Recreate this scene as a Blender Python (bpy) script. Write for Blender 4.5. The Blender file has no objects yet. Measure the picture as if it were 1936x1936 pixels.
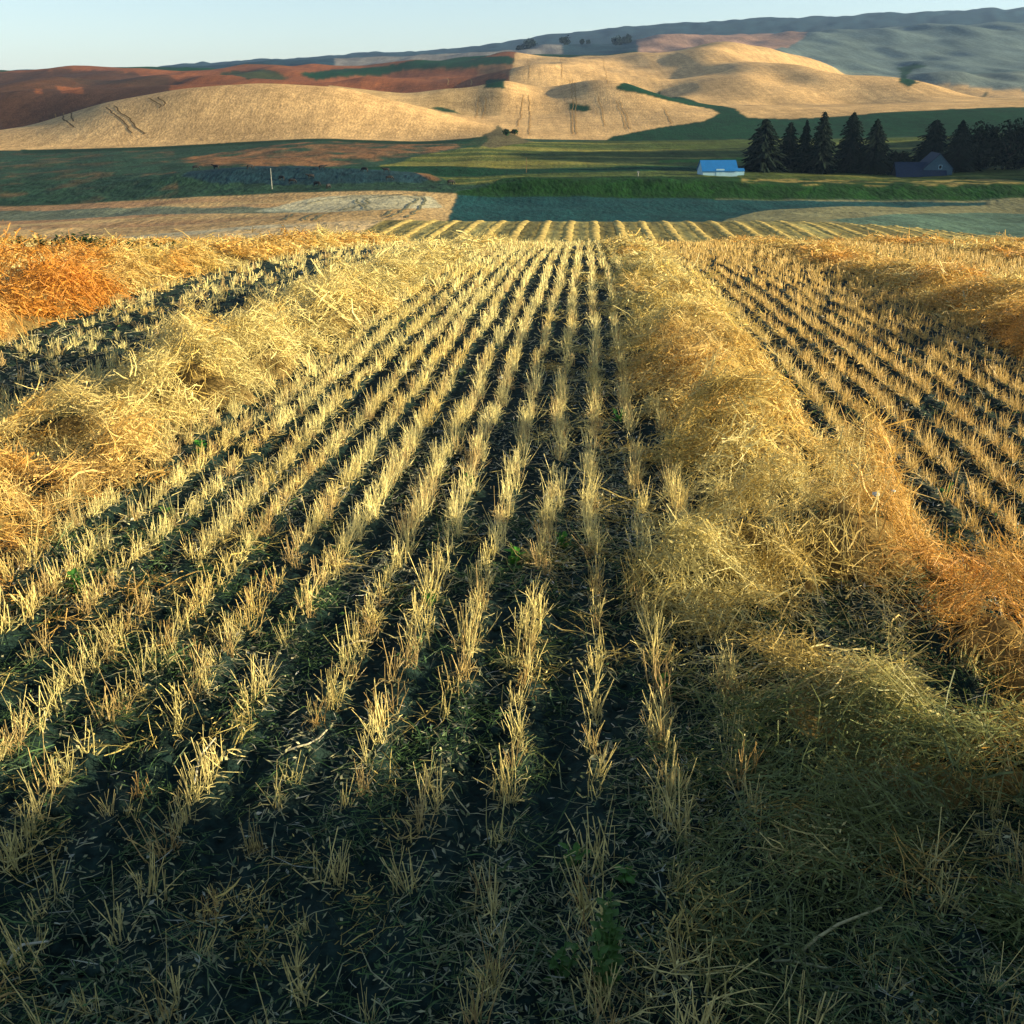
import bpy, bmesh, math, random
import numpy as np
from mathutils import Vector, Matrix

random.seed(7)
RNG = np.random.default_rng(7)
S = bpy.context.scene
COL = S.collection

# ------------------------------------------------------------------ camera, sky, sun, exposure
EYE = 1.6
F = 2074.0                      # focal length in pixels of the 1936 px photograph
PITCH = math.radians(21.5)
cam_d = bpy.data.cameras.new('camera')
cam_d.lens = 36.0 * F / 1936.0
cam_d.sensor_width = 36.0
cam_d.clip_start = 0.05
cam_d.clip_end = 30000.0
cam = bpy.data.objects.new('camera', cam_d)
cam.location = (0, 0, EYE)
cam.rotation_euler = (math.pi / 2 - PITCH, 0, 0)
COL.objects.link(cam)
S.camera = cam

SUN_AZ, SUN_EL = math.radians(96), math.radians(13.0)
W = bpy.data.worlds.new('World')
S.world = W
W.use_nodes = True
wn = W.node_tree.nodes
wl = W.node_tree.links
sky = wn.new('ShaderNodeTexSky')
sky.sky_type = 'NISHITA'
sky.sun_disc = False
sky.sun_elevation = SUN_EL
sky.sun_rotation = SUN_AZ
sky.altitude = 700
sky.air_density = 1.0
sky.dust_density = 0.5
sky.ozone_density = 2.0
wn['Background'].inputs['Strength'].default_value = 0.068
tone = wn.new('ShaderNodeVectorMath')
tone.operation = 'MULTIPLY'
tone.inputs[1].default_value = (0.89, 0.99, 1.06)
sat = wn.new('ShaderNodeHueSaturation')
sat.inputs['Saturation'].default_value = 0.6
wl.new(sky.outputs[0], sat.inputs['Color'])
wl.new(sat.outputs[0], tone.inputs[0])
wl.new(tone.outputs[0], wn['Background'].inputs['Color'])

sun_d = bpy.data.lights.new('sun', 'SUN')
sun_d.energy = 5.0
sun_d.angle = math.radians(0.6)
sun_d.color = (1.0, 0.84, 0.51)
sun = bpy.data.objects.new('sun', sun_d)
SUNV = Vector((math.sin(SUN_AZ) * math.cos(SUN_EL), math.cos(SUN_AZ) * math.cos(SUN_EL), math.sin(SUN_EL)))
sun.rotation_euler = (-SUNV).to_track_quat('-Z', 'Y').to_euler()
COL.objects.link(sun)

S.view_settings.view_transform = 'Standard'
S.view_settings.look = 'None'
S.view_settings.exposure = 1.6
S.view_settings.gamma = 1.0
S.render.engine = 'CYCLES'
S.cycles.max_bounces = 5
S.cycles.diffuse_bounces = 2
S.cycles.glossy_bounces = 1
S.cycles.transmission_bounces = 3
S.cycles.transparent_max_bounces = 4
S.cycles.volume_bounces = 0
S.cycles.use_denoising = True
S.cycles.use_light_tree = False
S.cycles.debug_use_spatial_splits = True
S.cycles.caustics_reflective = False
S.cycles.caustics_refractive = False


ORD = ['first', 'second', 'third', 'fourth', 'fifth', 'sixth', 'seventh', 'eighth', 'ninth', 'tenth', 'eleventh', 'twelfth', 'thirteenth', 'fourteenth', 'fifteenth', 'sixteenth', 'seventeenth',
       'eighteenth', 'nineteenth', 'twentieth', 'twenty-first', 'twenty-second', 'twenty-third', 'twenty-fourth', 'twenty-fifth', 'twenty-sixth', 'twenty-seventh', 'twenty-eighth']


# ------------------------------------------------------------------ small helpers
def tag(o, label=None, cat=None, group=None, kind=None):
    if label: o['label'] = label
    if cat: o['category'] = cat
    if group: o['group'] = group
    if kind: o['kind'] = kind
    return o


def empty(name, loc=(0, 0, 0), rz=0.0, sc=1.0):
    o = bpy.data.objects.new(name, None)
    o.empty_display_size = 0.1
    o.location = loc
    o.rotation_euler = (0, 0, rz)
    o.scale = (sc, sc, sc)
    COL.objects.link(o)
    return o


def mesh_np(name, verts, faces, smooth=True):
    """faces: (n,3) or (n,4) integer array"""
    me = bpy.data.meshes.new(name)
    verts = np.asarray(verts, np.float32)
    faces = np.asarray(faces, np.int32)
    k = faces.shape[1]
    me.vertices.add(len(verts))
    me.vertices.foreach_set('co', verts.ravel())
    me.loops.add(faces.size)
    me.loops.foreach_set('vertex_index', faces.ravel())
    me.polygons.add(len(faces))
    me.polygons.foreach_set('loop_start', np.arange(0, faces.size, k, dtype=np.int32))
    me.polygons.foreach_set('loop_total', np.full(len(faces), k, np.int32))
    me.update(calc_edges=True)
    if smooth:
        me.polygons.foreach_set('use_smooth', np.ones(len(faces), bool))
    return me


def obj(name, me, mat=None, parent=None, loc=None):
    o = bpy.data.objects.new(name, me)
    if mat is not None and not me.materials:
        me.materials.append(mat)
    COL.objects.link(o)
    if parent is not None:
        o.parent = parent
    if loc is not None:
        o.location = loc
    return o


class MB:
    """collects polygons for one mesh"""
    def __init__(self):
        self.v, self.f = [], []

    def poly(self, pts):
        n = len(self.v)
        self.v += [tuple(p) for p in pts]
        self.f.append(tuple(range(n, n + len(pts))))

    def box(self, x0, x1, y0, y1, z0, z1):
        n = len(self.v)
        self.v += [(x0, y0, z0), (x1, y0, z0), (x1, y1, z0), (x0, y1, z0), (x0, y0, z1), (x1, y0, z1), (x1, y1, z1), (x0, y1, z1)]
        self.f += [tuple(n + i for i in q) for q in ((0, 3, 2, 1), (4, 5, 6, 7), (0, 1, 5, 4), (1, 2, 6, 5), (2, 3, 7, 6), (3, 0, 4, 7))]

    def tube(self, pts, radii, sides=5, cap=True):
        pts = [Vector(p) for p in pts]
        if not isinstance(radii, (list, tuple)): radii = [radii] * len(pts)
        n = len(self.v)
        for i, p in enumerate(pts):
            d = (pts[min(i + 1, len(pts) - 1)] - pts[max(i - 1, 0)])
            if d.length < 1e-9: d = Vector((0, 0, 1))
            d.normalize()
            a = d.cross(Vector((0.31, 0.95, 0.05)))
            if a.length < 1e-3: a = d.cross(Vector((1, 0, 0)))
            a.normalize()
            b = d.cross(a)
            for k in range(sides):
                t = 2 * math.pi * k / sides
                self.v.append(tuple(p + (a * math.cos(t) + b * math.sin(t)) * radii[i]))
        for i in range(len(pts) - 1):
            for k in range(sides):
                k2 = (k + 1) % sides
                self.f.append((n + i * sides + k, n + i * sides + k2, n + (i + 1) * sides + k2, n + (i + 1) * sides + k))
        if cap:
            m = n + (len(pts) - 1) * sides
            self.f.append(tuple(range(m, m + sides)))
            self.f.append(tuple(range(n + sides - 1, n - 1, -1)))

    def ribbon(self, pts, width, up=None):
        pts = [Vector(p) for p in pts]
        n = len(self.v)
        a = Vector(up) if up is not None else Vector((random.uniform(-1, 1), random.uniform(-1, 1), random.uniform(-1, 1)))
        m = len(pts)
        for i, p in enumerate(pts):
            d = pts[min(i + 1, m - 1)] - pts[max(i - 1, 0)]
            w = d.cross(a)
            if w.length < 1e-6: w = Vector((1, 0, 0))
            w.normalize()
            ww = width * (1.0 if i < m - 1 else 0.45) * 0.5
            self.v += [tuple(p - w * ww), tuple(p + w * ww)]
        for i in range(m - 1):
            self.f.append((n + 2 * i, n + 2 * i + 1, n + 2 * i + 3, n + 2 * i + 2))

    def mesh(self, name, smooth=False):
        me = bpy.data.meshes.new(name)
        me.from_pydata(self.v, [], self.f)
        me.update()
        if smooth:
            me.polygons.foreach_set('use_smooth', np.ones(len(me.polygons), bool))
        return me

    def build(self, name, mat, parent=None, loc=None, smooth=False):
        return obj(name, self.mesh(name, smooth), mat, parent, loc)


# ------------------------------------------------------------------ numpy value noise
def _hash(ix, iy, seed):
    h = (ix.astype(np.int64) * 374761393 + iy.astype(np.int64) * 668265263 + seed * 974711) & 0xffffffff
    h = ((h ^ (h >> 13)) * 1274126177) & 0xffffffff
    h = h ^ (h >> 16)
    return (h & 0xffffff) / float(0xffffff)


def vnoise(x, y, seed=0):
    x = np.asarray(x, float); y = np.asarray(y, float)
    ix = np.floor(x); iy = np.floor(y)
    fx = x - ix; fy = y - iy
    ix = ix.astype(np.int64); iy = iy.astype(np.int64)
    fx = fx * fx * (3 - 2 * fx); fy = fy * fy * (3 - 2 * fy)
    a = _hash(ix, iy, seed); b = _hash(ix + 1, iy, seed)
    c = _hash(ix, iy + 1, seed); d = _hash(ix + 1, iy + 1, seed)
    return (a + (b - a) * fx) * (1 - fy) + (c + (d - c) * fx) * fy


def fbm(x, y, seed=0, octs=4, gain=0.5):
    t = 0.0; amp = 1.0; tot = 0.0; f = 1.0
    for k in range(octs):
        t = t + amp * vnoise(np.asarray(x) * f + 17.3 * k, np.asarray(y) * f - 9.1 * k, seed + k)
        tot += amp; amp *= gain; f *= 2.03
    return t / tot


def sstep(a, b, x):
    t = np.clip((np.asarray(x, float) - a) / (b - a), 0, 1)
    return t * t * (3 - 2 * t)


# ------------------------------------------------------------------ the lie of the land
# s = sideways / forward distance, z of the land over forward distance Y.
def t_of_v(v):
    vp = (968.0 - np.asarray(v, float)) / F
    return (-math.sin(PITCH) + vp * math.cos(PITCH)) / (math.cos(PITCH) + vp * math.sin(PITCH))


def s_of(u, v):
    vp = (968.0 - np.asarray(v, float)) / F
    return ((np.asarray(u, float) - 968.0) / F) / (math.cos(PITCH) + vp * math.sin(PITCH))


def near_z(Y):
    return -0.022 * Y - 0.0021 * Y * Y


KN = [  # forward distance, profile of the land there (bearing, elevation line)
    (70, ('z', -9.7)),
    (104, ('z', -13.55)),
    (122, [(-200, 475), (64, 471), (250, 463), (500, 459), (1500, 459), (1700, 460), (1868, 464), (2100, 472)]),
    (153, [(-200, 470), (64, 462), (250, 446), (500, 425), (720, 416), (860, 419), (1300, 420), (1500, 419), (1700, 428), (1868, 447), (2100, 455)]),
    (166, [(-200, 474), (64, 466), (250, 450), (500, 428), (720, 420), (860, 423), (1300, 424), (1500, 423), (1700, 432), (1868, 450), (2100, 455)]),
    (200, [(-200, 448), (64, 444), (250, 430), (500, 414), (720, 408), (860, 420), (1300, 420), (1500, 410), (1700, 414), (1868, 428), (2100, 430)]),
    (285, [(-200, 395), (64, 389), (300, 379), (500, 368), (700, 361), (800, 363), (860, 368), (1000, 371), (1300, 374), (1500, 378), (1868, 380), (2100, 380)]),
    (303, [(-200, 376), (64, 372), (200, 365), (330, 357), (500, 352), (700, 350), (830, 353), (880, 353), (960, 340), (1000, 336), (1300, 337), (1400, 341), (1500, 346), (1868, 350), (2100, 350)]),
    (325, [(-200, 356), (64, 352), (200, 345), (330, 325), (430, 317), (600, 316), (700, 320), (800, 328), (830, 335), (880, 340), (960, 333), (1300, 332), (1500, 338), (1868, 342), (2100, 342)]),
    (352, [(-200, 340), (64, 335), (200, 328), (330, 322), (430, 319), (600, 318), (800, 319), (960, 322), (1300, 322), (1868, 328), (2100, 328)]),
    (520, [(-200, 286), (64, 284), (300, 277), (600, 262), (800, 268), (930, 258), (1000, 263), (1145, 265), (1400, 262), (1868, 253), (2100, 250)]),
    (640, [(-200, 275), (64, 236), (200, 193), (350, 166), (500, 156), (650, 165), (800, 203), (900, 234), (950, 236), (1060, 236), (1200, 233), (1300, 227), (1400, 225), (1550, 222), (1700, 212), (1868, 205), (2100, 200)]),
    (720, [(-200, 280), (64, 250), (200, 210), (350, 185), (500, 176), (650, 184), (800, 208), (900, 226), (950, 220), (1060, 219), (1200, 215), (1300, 210), (1400, 208), (1550, 203), (1700, 197), (1868, 194), (2100, 188)]),
    (860, [(-200, 190), (64, 176), (200, 172), (350, 170), (500, 168), (650, 166), (800, 172), (900, 174), (950, 151), (1060, 153), (1130, 163), (1200, 179), (1300, 197), (1360, 204), (1450, 198), (1550, 190), (1700, 186), (1868, 190), (2100, 185)]),
    (960, [(-200, 185), (64, 176), (200, 174), (350, 174), (500, 170), (650, 170), (800, 177), (900, 178), (950, 156), (1060, 158), (1200, 176), (1300, 178), (1400, 172), (1550, 172), (1700, 181), (1868, 189), (2100, 185)]),
    (1120, [(-200, 165), (64, 162), (200, 160), (300, 164), (500, 158), (650, 156), (800, 147), (900, 145), (950, 127), (975, 118), (1060, 120), (1150, 130), (1200, 136), (1280, 142), (1360, 138), (1500, 150), (1700, 175), (1868, 186), (2100, 185)]),
    (1230, [(-200, 170), (64, 168), (200, 167), (350, 166), (500, 163), (650, 161), (800, 152), (900, 149), (950, 132), (1060, 127), (1200, 141), (1280, 147), (1360, 143), (1500, 155), (1700, 178), (1868, 188), (2100, 180)]),
    (1560, [(-200, 133), (64, 131), (200, 130), (300, 128), (400, 125), (500, 127), (650, 127), (760, 117), (860, 109), (960, 104), (1060, 106), (1170, 106), (1240, 100), (1360, 88), (1450, 85), (1550, 100), (1600, 125), (1700, 138), (1868, 140), (2100, 140)]),
    (1900, [(-200, 140), (64, 138), (300, 135), (500, 132), (650, 131), (760, 121), (860, 113), (960, 107), (1170, 108), (1240, 104), (1360, 93), (1450, 90), (1600, 104), (1700, 108), (1868, 110), (2100, 110)]),
    (2400, [(-200, 142), (64, 138), (300, 130), (430, 123), (560, 117), (640, 114), (760, 112), (860, 102), (960, 96), (1060, 88), (1200, 78), (1260, 71), (1400, 66), (1600, 57), (1868, 46), (2100, 42)]),
    (3100, [(-200, 150), (64, 145), (300, 137), (430, 130), (560, 122), (640, 118), (760, 116), (860, 106), (960, 100), (1060, 93), (1200, 82), (1260, 75), (1400, 70), (1600, 61), (1868, 50), (2100, 46)]),
    (4600, [(-200, 145), (64, 140), (250, 132), (300, 126), (400, 118), (500, 113), (600, 110), (680, 100), (760, 98), (850, 95), (920, 86), (985, 77), (1060, 65), (1200, 52), (1400, 40), (1868, 20), (2100, 14)]),
    (7500, ('z', -120.0)),
]
SG = np.linspace(-0.70, 0.80, 1501)


def _gauss1(a, sig):
    n = int(sig * 3)
    k = np.exp(-0.5 * (np.arange(-n, n + 1) / sig) ** 2); k /= k.sum()
    return np.convolve(np.pad(a, n, mode='edge'), k, mode='valid')


YK = [20.0, 30.0, 40.0]
ZK = [np.full(SG.size, near_z(y)) for y in YK]
for y, spec in KN:
    YK.append(float(y))
    if spec[0] == 'z':
        ZK.append(np.full(SG.size, spec[1]))
    else:
        us = np.array([p[0] for p in spec], float); vs = np.array([p[1] for p in spec], float)
        ss = s_of(us, vs)
        zz = EYE + y * t_of_v(np.interp(SG, ss, vs))
        ZK.append(_gauss1(zz, 11 if y > 500 else 16))
YK = np.array(YK); ZK = np.array(ZK)
hh = np.diff(YK)[:, None]; dl = np.diff(ZK, axis=0) / hh
MS = np.zeros_like(ZK)
w1 = 2 * hh[1:] + hh[:-1]; w2 = hh[1:] + 2 * hh[:-1]
with np.errstate(divide='ignore', invalid='ignore'):
    MS[1:-1] = np.where(dl[1:] * dl[:-1] > 0, (w1 + w2) / (w1 / dl[:-1] + w2 / dl[1:]), 0)
MS[0] = dl[0]; MS[-1] = dl[-1]


def profile(Y):
    """heights over all bearings SG at forward distance Y"""
    i = int(np.clip(np.searchsorted(YK, Y) - 1, 0, len(YK) - 2))
    h = YK[i + 1] - YK[i]; t = (Y - YK[i]) / h
    return ((2 * t ** 3 - 3 * t ** 2 + 1) * ZK[i] + (t ** 3 - 2 * t ** 2 + t) * h * MS[i] +
            (-2 * t ** 3 + 3 * t ** 2) * ZK[i + 1] + (t ** 3 - t ** 2) * h * MS[i + 1])


YG = np.concatenate([np.linspace(30, 110, 16), np.linspace(110, 170, 66)[1:], np.linspace(170, 300, 80)[1:], np.linspace(300, 360, 44)[1:],
                     np.linspace(360, 530, 62)[1:], np.linspace(530, 1250, 165)[1:], np.linspace(1250, 2450, 76)[1:], np.linspace(2450, 7500, 26)[1:]])
HG = np.array([profile(y) for y in YG])
XX = SG[None, :] * YG[:, None]; YY = np.repeat(YG[:, None], SG.size, 1)
# gentle swales and an unseen hill added on the right to shade the farm
wgt = sstep(500, 640, YY)
HG = HG + sstep(660, 900, YY) * (fbm(XX / 70, YY / 170, 3, 2) - 0.5) * 17.0
HG = HG + wgt * (fbm(XX / 34, YY / 60, 9, 2) - 0.5) * 1.1
HG = HG + sstep(165, 190, YY) * (1 - sstep(480, 520, YY)) * (fbm(XX / 22, YY / 30, 5, 3) - 0.5) * 1.3
HG = HG + sstep(286, 292, YY) * (1 - sstep(330, 350, YY)) * (fbm(XX / 4.5, YY / 4.5, 6, 3) - 0.5) * 0.6
HG = HG + 100 * np.exp(-0.5 * ((XX - 345) / 62) ** 2 - 0.5 * ((YY - 335) / 95) ** 2)


def knoll(X0, Y0, sx, sy, h):
    global HG
    HG = HG + 1.45 * h * np.exp(-0.5 * ((XX - X0) / sx) ** 2 - 0.5 * ((YY - Y0) / sy) ** 2)


# swales and knolls of the far slopes: side to side, distance, half widths, rise
for kn in ((25, 830, 22, 60, -7), (75, 800, 30, 70, 4), (150, 1150, 40, 120, -8), (245, 1300, 55, 160, 11), (110, 960, 22, 60, -5), (330, 1010, 45, 70, 5), (255, 900, 30, 60, -5), (440, 1500, 70, 200, -9), (-120, 1000, 50, 80, -6), (-300, 1200, 60, 120, 7)):
    knoll(*kn)


def land(X, Y):
    """height of the land anywhere, vectorised"""
    X = np.asarray(X, float); Y = np.asarray(Y, float)
    s = np.clip(X / np.maximum(Y, 1e-3), SG[0], SG[-1])
    fi = np.interp(Y, YG, np.arange(YG.size)); i = np.clip(fi.astype(int), 0, YG.size - 2); a = fi - i
    fj = (s - SG[0]) / (SG[1] - SG[0]); j = np.clip(fj.astype(int), 0, SG.size - 2); b = fj - j
    far = (HG[i, j] * (1 - b) + HG[i, j + 1] * b) * (1 - a) + (HG[i + 1, j] * (1 - b) + HG[i + 1, j + 1] * b) * a
    return np.where(Y < 30, near_z(Y), far)


def ground_at(u, v, ymin=1.0):
    """where the land lies along a bearing and elevation: (X, Y, Z)"""
    s = float(s_of(u, v)); t = float(t_of_v(v))
    Ys = np.concatenate([np.geomspace(ymin, 30, 300), YG[1:]]) if ymin < 30 else YG[YG >= ymin]
    z = land(s * Ys, Ys)
    d = z - (EYE + Ys * t)
    k = np.nonzero(d >= 0)[0]
    if len(k) == 0: return s * 1500, 1500.0, float(land(s * 1500, 1500))
    k = k[0]
    if k == 0: Y = Ys[0]
    else: Y = Ys[k - 1] + (Ys[k] - Ys[k - 1]) * (-d[k - 1]) / (d[k] - d[k - 1] + 1e-12)
    return s * Y, float(Y), float(land(s * Y, Y))


PSI = math.radians(3.9)        # the drill rows run a little to the right of the view
CP, SP = math.cos(PSI), math.sin(PSI)
ROW = 0.1905                   # row spacing
WIND = 3.15                    # spacing of the windrows
WR0 = 0.74                     # sideways place of the right windrow


def to_row(X, Y): return X * CP - Y * SP, X * SP + Y * CP
def from_row(a, b): return a * CP + b * SP, -a * SP + b * CP


# ------------------------------------------------------------------ materials
def new_mat(name):
    m = bpy.data.materials.new(name)
    m.use_nodes = True
    nt = m.node_tree
    return m, nt, nt.nodes, nt.links, nt.nodes['Principled BSDF']


def simple_mat(name, col, rough=0.8, noise=0.25, scale=6.0, spec=0.25, coord='Object'):
    m, nt, N, L, P = new_mat(name)
    tc = N.new('ShaderNodeTexCoord')
    nz = N.new('ShaderNodeTexNoise'); nz.inputs['Scale'].default_value = scale; nz.inputs['Detail'].default_value = 5
    L.new(tc.outputs[coord], nz.inputs['Vector'])
    mr = N.new('ShaderNodeMapRange'); mr.inputs['From Min'].default_value = 0.3; mr.inputs['From Max'].default_value = 0.7
    mr.inputs['To Min'].default_value = 1 - noise; mr.inputs['To Max'].default_value = 1 + noise
    L.new(nz.outputs['Fac'], mr.inputs['Value'])
    mx = N.new('ShaderNodeVectorMath'); mx.operation = 'SCALE'; mx.inputs[0].default_value = col
    L.new(mr.outputs[0], mx.inputs['Scale'])
    L.new(mx.outputs[0], P.inputs['Base Color'])
    P.inputs['Roughness'].default_value = rough
    P.inputs['Specular IOR Level'].default_value = spec
    return m


def straw_mat(name, trans=0.28, varamt=0.35):
    """dry stalks: colour carried by each clump, small change along the stalk"""
    m, nt, N, L, P = new_mat(name)
    at = N.new('ShaderNodeAttribute'); at.attribute_name = 'tint'
    geo = N.new('ShaderNodeNewGeometry')
    nz = N.new('ShaderNodeTexNoise'); nz.inputs['Scale'].default_value = 60; nz.inputs['Detail'].default_value = 2
    L.new(geo.outputs['Position'], nz.inputs['Vector'])
    mr = N.new('ShaderNodeMapRange'); mr.inputs['From Min'].default_value = 0.3; mr.inputs['From Max'].default_value = 0.7
    mr.inputs['To Min'].default_value = 1 - varamt; mr.inputs['To Max'].default_value = 1 + varamt
    L.new(nz.outputs['Fac'], mr.inputs['Value'])
    sc = N.new('ShaderNodeVectorMath'); sc.operation = 'SCALE'
    L.new(at.outputs['Color'], sc.inputs[0]); L.new(mr.outputs[0], sc.inputs['Scale'])
    L.new(sc.outputs[0], P.inputs['Base Color'])
    P.inputs['Roughness'].default_value = 0.55; P.inputs['Specular IOR Level'].default_value = 0.3
    tr = N.new('ShaderNodeBsdfTranslucent'); L.new(sc.outputs[0], tr.inputs['Color'])
    ms = N.new('ShaderNodeMixShader'); ms.inputs[0].default_value = trans
    L.new(P.outputs[0], ms.inputs[1]); L.new(tr.outputs[0], ms.inputs[2])
    L.new(ms.outputs[0], N['Material Output'].inputs['Surface'])
    return m


def land_mat():
    """fields seen from afar: colour of each field, broken up by crop texture"""
    m, nt, N, L, P = new_mat('field_surface')
    at = N.new('ShaderNodeAttribute'); at.attribute_name = 'field'
    geo = N.new('ShaderNodeNewGeometry')
    out = at.outputs['Color']
    for sx, sy, amt, det in ((0.9, 0.35, 0.34, 3), (0.16, 0.12, 0.22, 4), (0.24, 0.012, 0.20, 3), (0.02, 0.015, 0.22, 3)):
        mp = N.new('ShaderNodeMapping'); mp.inputs['Scale'].default_value = (sx, sy, 0.3 * sx)
        L.new(geo.outputs['Position'], mp.inputs['Vector'])
        nz = N.new('ShaderNodeTexNoise'); nz.inputs['Scale'].default_value = 1.0; nz.inputs['Detail'].default_value = det
        L.new(mp.outputs[0], nz.inputs['Vector'])
        mr = N.new('ShaderNodeMapRange'); mr.inputs['From Min'].default_value = 0.25; mr.inputs['From Max'].default_value = 0.75
        mr.inputs['To Min'].default_value = 1 - amt; mr.inputs['To Max'].default_value = 1 + amt
        L.new(nz.outputs['Fac'], mr.inputs['Value'])
        sc = N.new('ShaderNodeVectorMath'); sc.operation = 'SCALE'
        L.new(out, sc.inputs[0]); L.new(mr.outputs[0], sc.inputs['Scale'])
        out = sc.outputs[0]
        if sx == 0.9: grain = nz
    L.new(out, P.inputs['Base Color'])
    P.inputs['Roughness'].default_value = 0.95; P.inputs['Specular IOR Level'].default_value = 0.05
    bp = N.new('ShaderNodeBump'); bp.inputs['Strength'].default_value = 0.6; bp.inputs['Distance'].default_value = 0.5
    L.new(grain.outputs['Fac'], bp.inputs['Height']); L.new(bp.outputs[0], P.inputs['Normal'])
    return m


def soil_mat():
    m, nt, N, L, P = new_mat('dark_soil')
    tc = N.new('ShaderNodeNewGeometry')
    n1 = N.new('ShaderNodeTexNoise'); n1.inputs['Scale'].default_value = 2.2; n1.inputs['Detail'].default_value = 6
    n2 = N.new('ShaderNodeTexNoise'); n2.inputs['Scale'].default_value = 38; n2.inputs['Detail'].default_value = 5
    L.new(tc.outputs['Position'], n1.inputs['Vector']); L.new(tc.outputs['Position'], n2.inputs['Vector'])
    cr = N.new('ShaderNodeValToRGB')
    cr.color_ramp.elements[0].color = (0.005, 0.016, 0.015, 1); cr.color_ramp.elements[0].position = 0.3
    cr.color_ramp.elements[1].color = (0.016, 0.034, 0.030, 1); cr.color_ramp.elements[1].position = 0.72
    L.new(n1.outputs['Fac'], cr.inputs['Fac'])
    cr2 = N.new('ShaderNodeValToRGB')
    cr2.color_ramp.elements[0].color = (0.5, 0.5, 0.5, 1); cr2.color_ramp.elements[0].position = 0.35
    cr2.color_ramp.elements[1].color = (1.5, 1.45, 1.35, 1); cr2.color_ramp.elements[1].position = 0.7
    L.new(n2.outputs['Fac'], cr2.inputs['Fac'])
    mx = N.new('ShaderNodeMix'); mx.data_type = 'RGBA'; mx.blend_type = 'MULTIPLY'; mx.inputs['Factor'].default_value = 1
    L.new(cr.outputs[0], mx.inputs['A']); L.new(cr2.outputs[0], mx.inputs['B'])
    L.new(mx.outputs['Result'], P.inputs['Base Color'])
    P.inputs['Roughness'].default_value = 0.95; P.inputs['Specular IOR Level'].default_value = 0.1
    bp = N.new('ShaderNodeBump'); bp.inputs['Strength'].default_value = 0.8; bp.inputs['Distance'].default_value = 0.012
    L.new(n2.outputs['Fac'], bp.inputs['Height']); L.new(bp.outputs[0], P.inputs['Normal'])
    return m


M_LAND = land_mat()
M_SOIL = soil_mat()
M_STRAW = straw_mat('dry_straw', 0.32)
M_LEAF = straw_mat('weed_leaf', 0.35, 0.25)
M_MOUND = simple_mat('straw_mound', (0.15, 0.105, 0.038), 0.95, 0.6, 40.0, 0.05)
M_NEEDLE = simple_mat('spruce_needles', (0.006, 0.014, 0.009), 0.9, 0.4, 0.6, 0.08)
M_BARK = simple_mat('dark_bark', (0.03, 0.022, 0.016), 0.9, 0.3, 2.0)
M_FOLIAGE = simple_mat('broad_foliage', (0.006, 0.014, 0.007), 0.9, 0.4, 0.5, 0.08)
M_SHRUB = simple_mat('shrub_foliage', (0.02, 0.055, 0.02), 0.9, 0.4, 0.5, 0.08)
M_COW = simple_mat('black_hide', (0.012, 0.011, 0.011), 0.7, 0.3, 3.0)
M_ROOF = simple_mat('blue_metal_roof', (0.010, 0.12, 0.34), 0.5, 0.08, 1.0)
M_WHITE = simple_mat('blue_shaded_white_boards', (0.30, 0.48, 0.58), 0.7, 0.08, 1.5)  # white boards, with the blue of their shade put into the colour
M_ROOF2 = simple_mat('slate_blue_shingles', (0.012, 0.026, 0.055), 0.8, 0.2, 1.5)
M_HWALL = simple_mat('pale_blue_boards', (0.05, 0.10, 0.14), 0.8, 0.1, 1.5)
M_DARKW = simple_mat('dark_wall', (0.02, 0.022, 0.028), 0.8, 0.1, 1.5)
M_GLASS = simple_mat('dark_glass', (0.01, 0.014, 0.02), 0.15, 0.1, 1.5, 0.5)
M_POST = simple_mat('weathered_pole', (0.28, 0.28, 0.25), 0.8, 0.2, 2.0)
M_BROWNPOST = simple_mat('brown_pole', (0.20, 0.12, 0.06), 0.8, 0.2, 2.0)
M_STONE = simple_mat('pale_stone', (0.45, 0.44, 0.42), 0.8, 0.2, 30.0)

# ------------------------------------------------------------------ far land: colour and owner of every spot
scol = np.concatenate([np.linspace(-0.66, -0.475, 24)[:-1], np.linspace(-0.475, 0.475, 651), np.linspace(0.475, 0.80, 40)[1:]])
yrow = YG[YG >= 44]
yrow = np.concatenate([[44.0], yrow])
SSg, YYg = np.meshgrid(scol, yrow)
XXg = SSg * YYg
ZZg = land(XXg, YYg)
nR, nC = SSg.shape
INVY = 1.0 / YYg

SSW = SSg + (fbm(XXg / 11, YYg / 11, 150, 3) - 0.5) * 0.004
IVW = INVY * (1 + (fbm(XXg / 9, YYg / 13, 151, 3) - 0.5) * 0.014)

cls = np.zeros((nR, nC), np.int16)
fld = np.zeros((nR, nC, 3))

C_GOLD = (0.48, 0.305, 0.135)
C_TAN = (0.38, 0.255, 0.115)
C_PALE = (0.46, 0.33, 0.17)
C_RED = (0.18, 0.062, 0.024)
C_DKRED = (0.045, 0.026, 0.016)
C_DKGRN = (0.004, 0.034, 0.014)
C_GREEN = (0.050, 0.072, 0.018)
C_TILL = (0.008, 0.046, 0.048)
C_PAST = (0.020, 0.050, 0.030)
C_BROWN = (0.22, 0.105, 0.045)
C_BANK = (0.008, 0.036, 0.007)
C_BLUE = (0.012, 0.036, 0.055)
C_TEAL = (0.04, 0.10, 0.08)
C_STUB = (0.28, 0.22, 0.07)


def pt(p):
    """('p',u,v[,ymin]) a spot seen at that bearing and elevation; ('y',u,Y) a bearing at a distance"""
    if p[0] == 'p':
        X, Y, Z = ground_at(p[1], p[2], p[3] if len(p) > 3 else 44.0)
        return X / Y, 1.0 / Y
    return float(s_of(p[1], 250)), 1.0 / p[2]


def P(*uv): return [('p', u, v) for u, v in uv]


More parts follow.
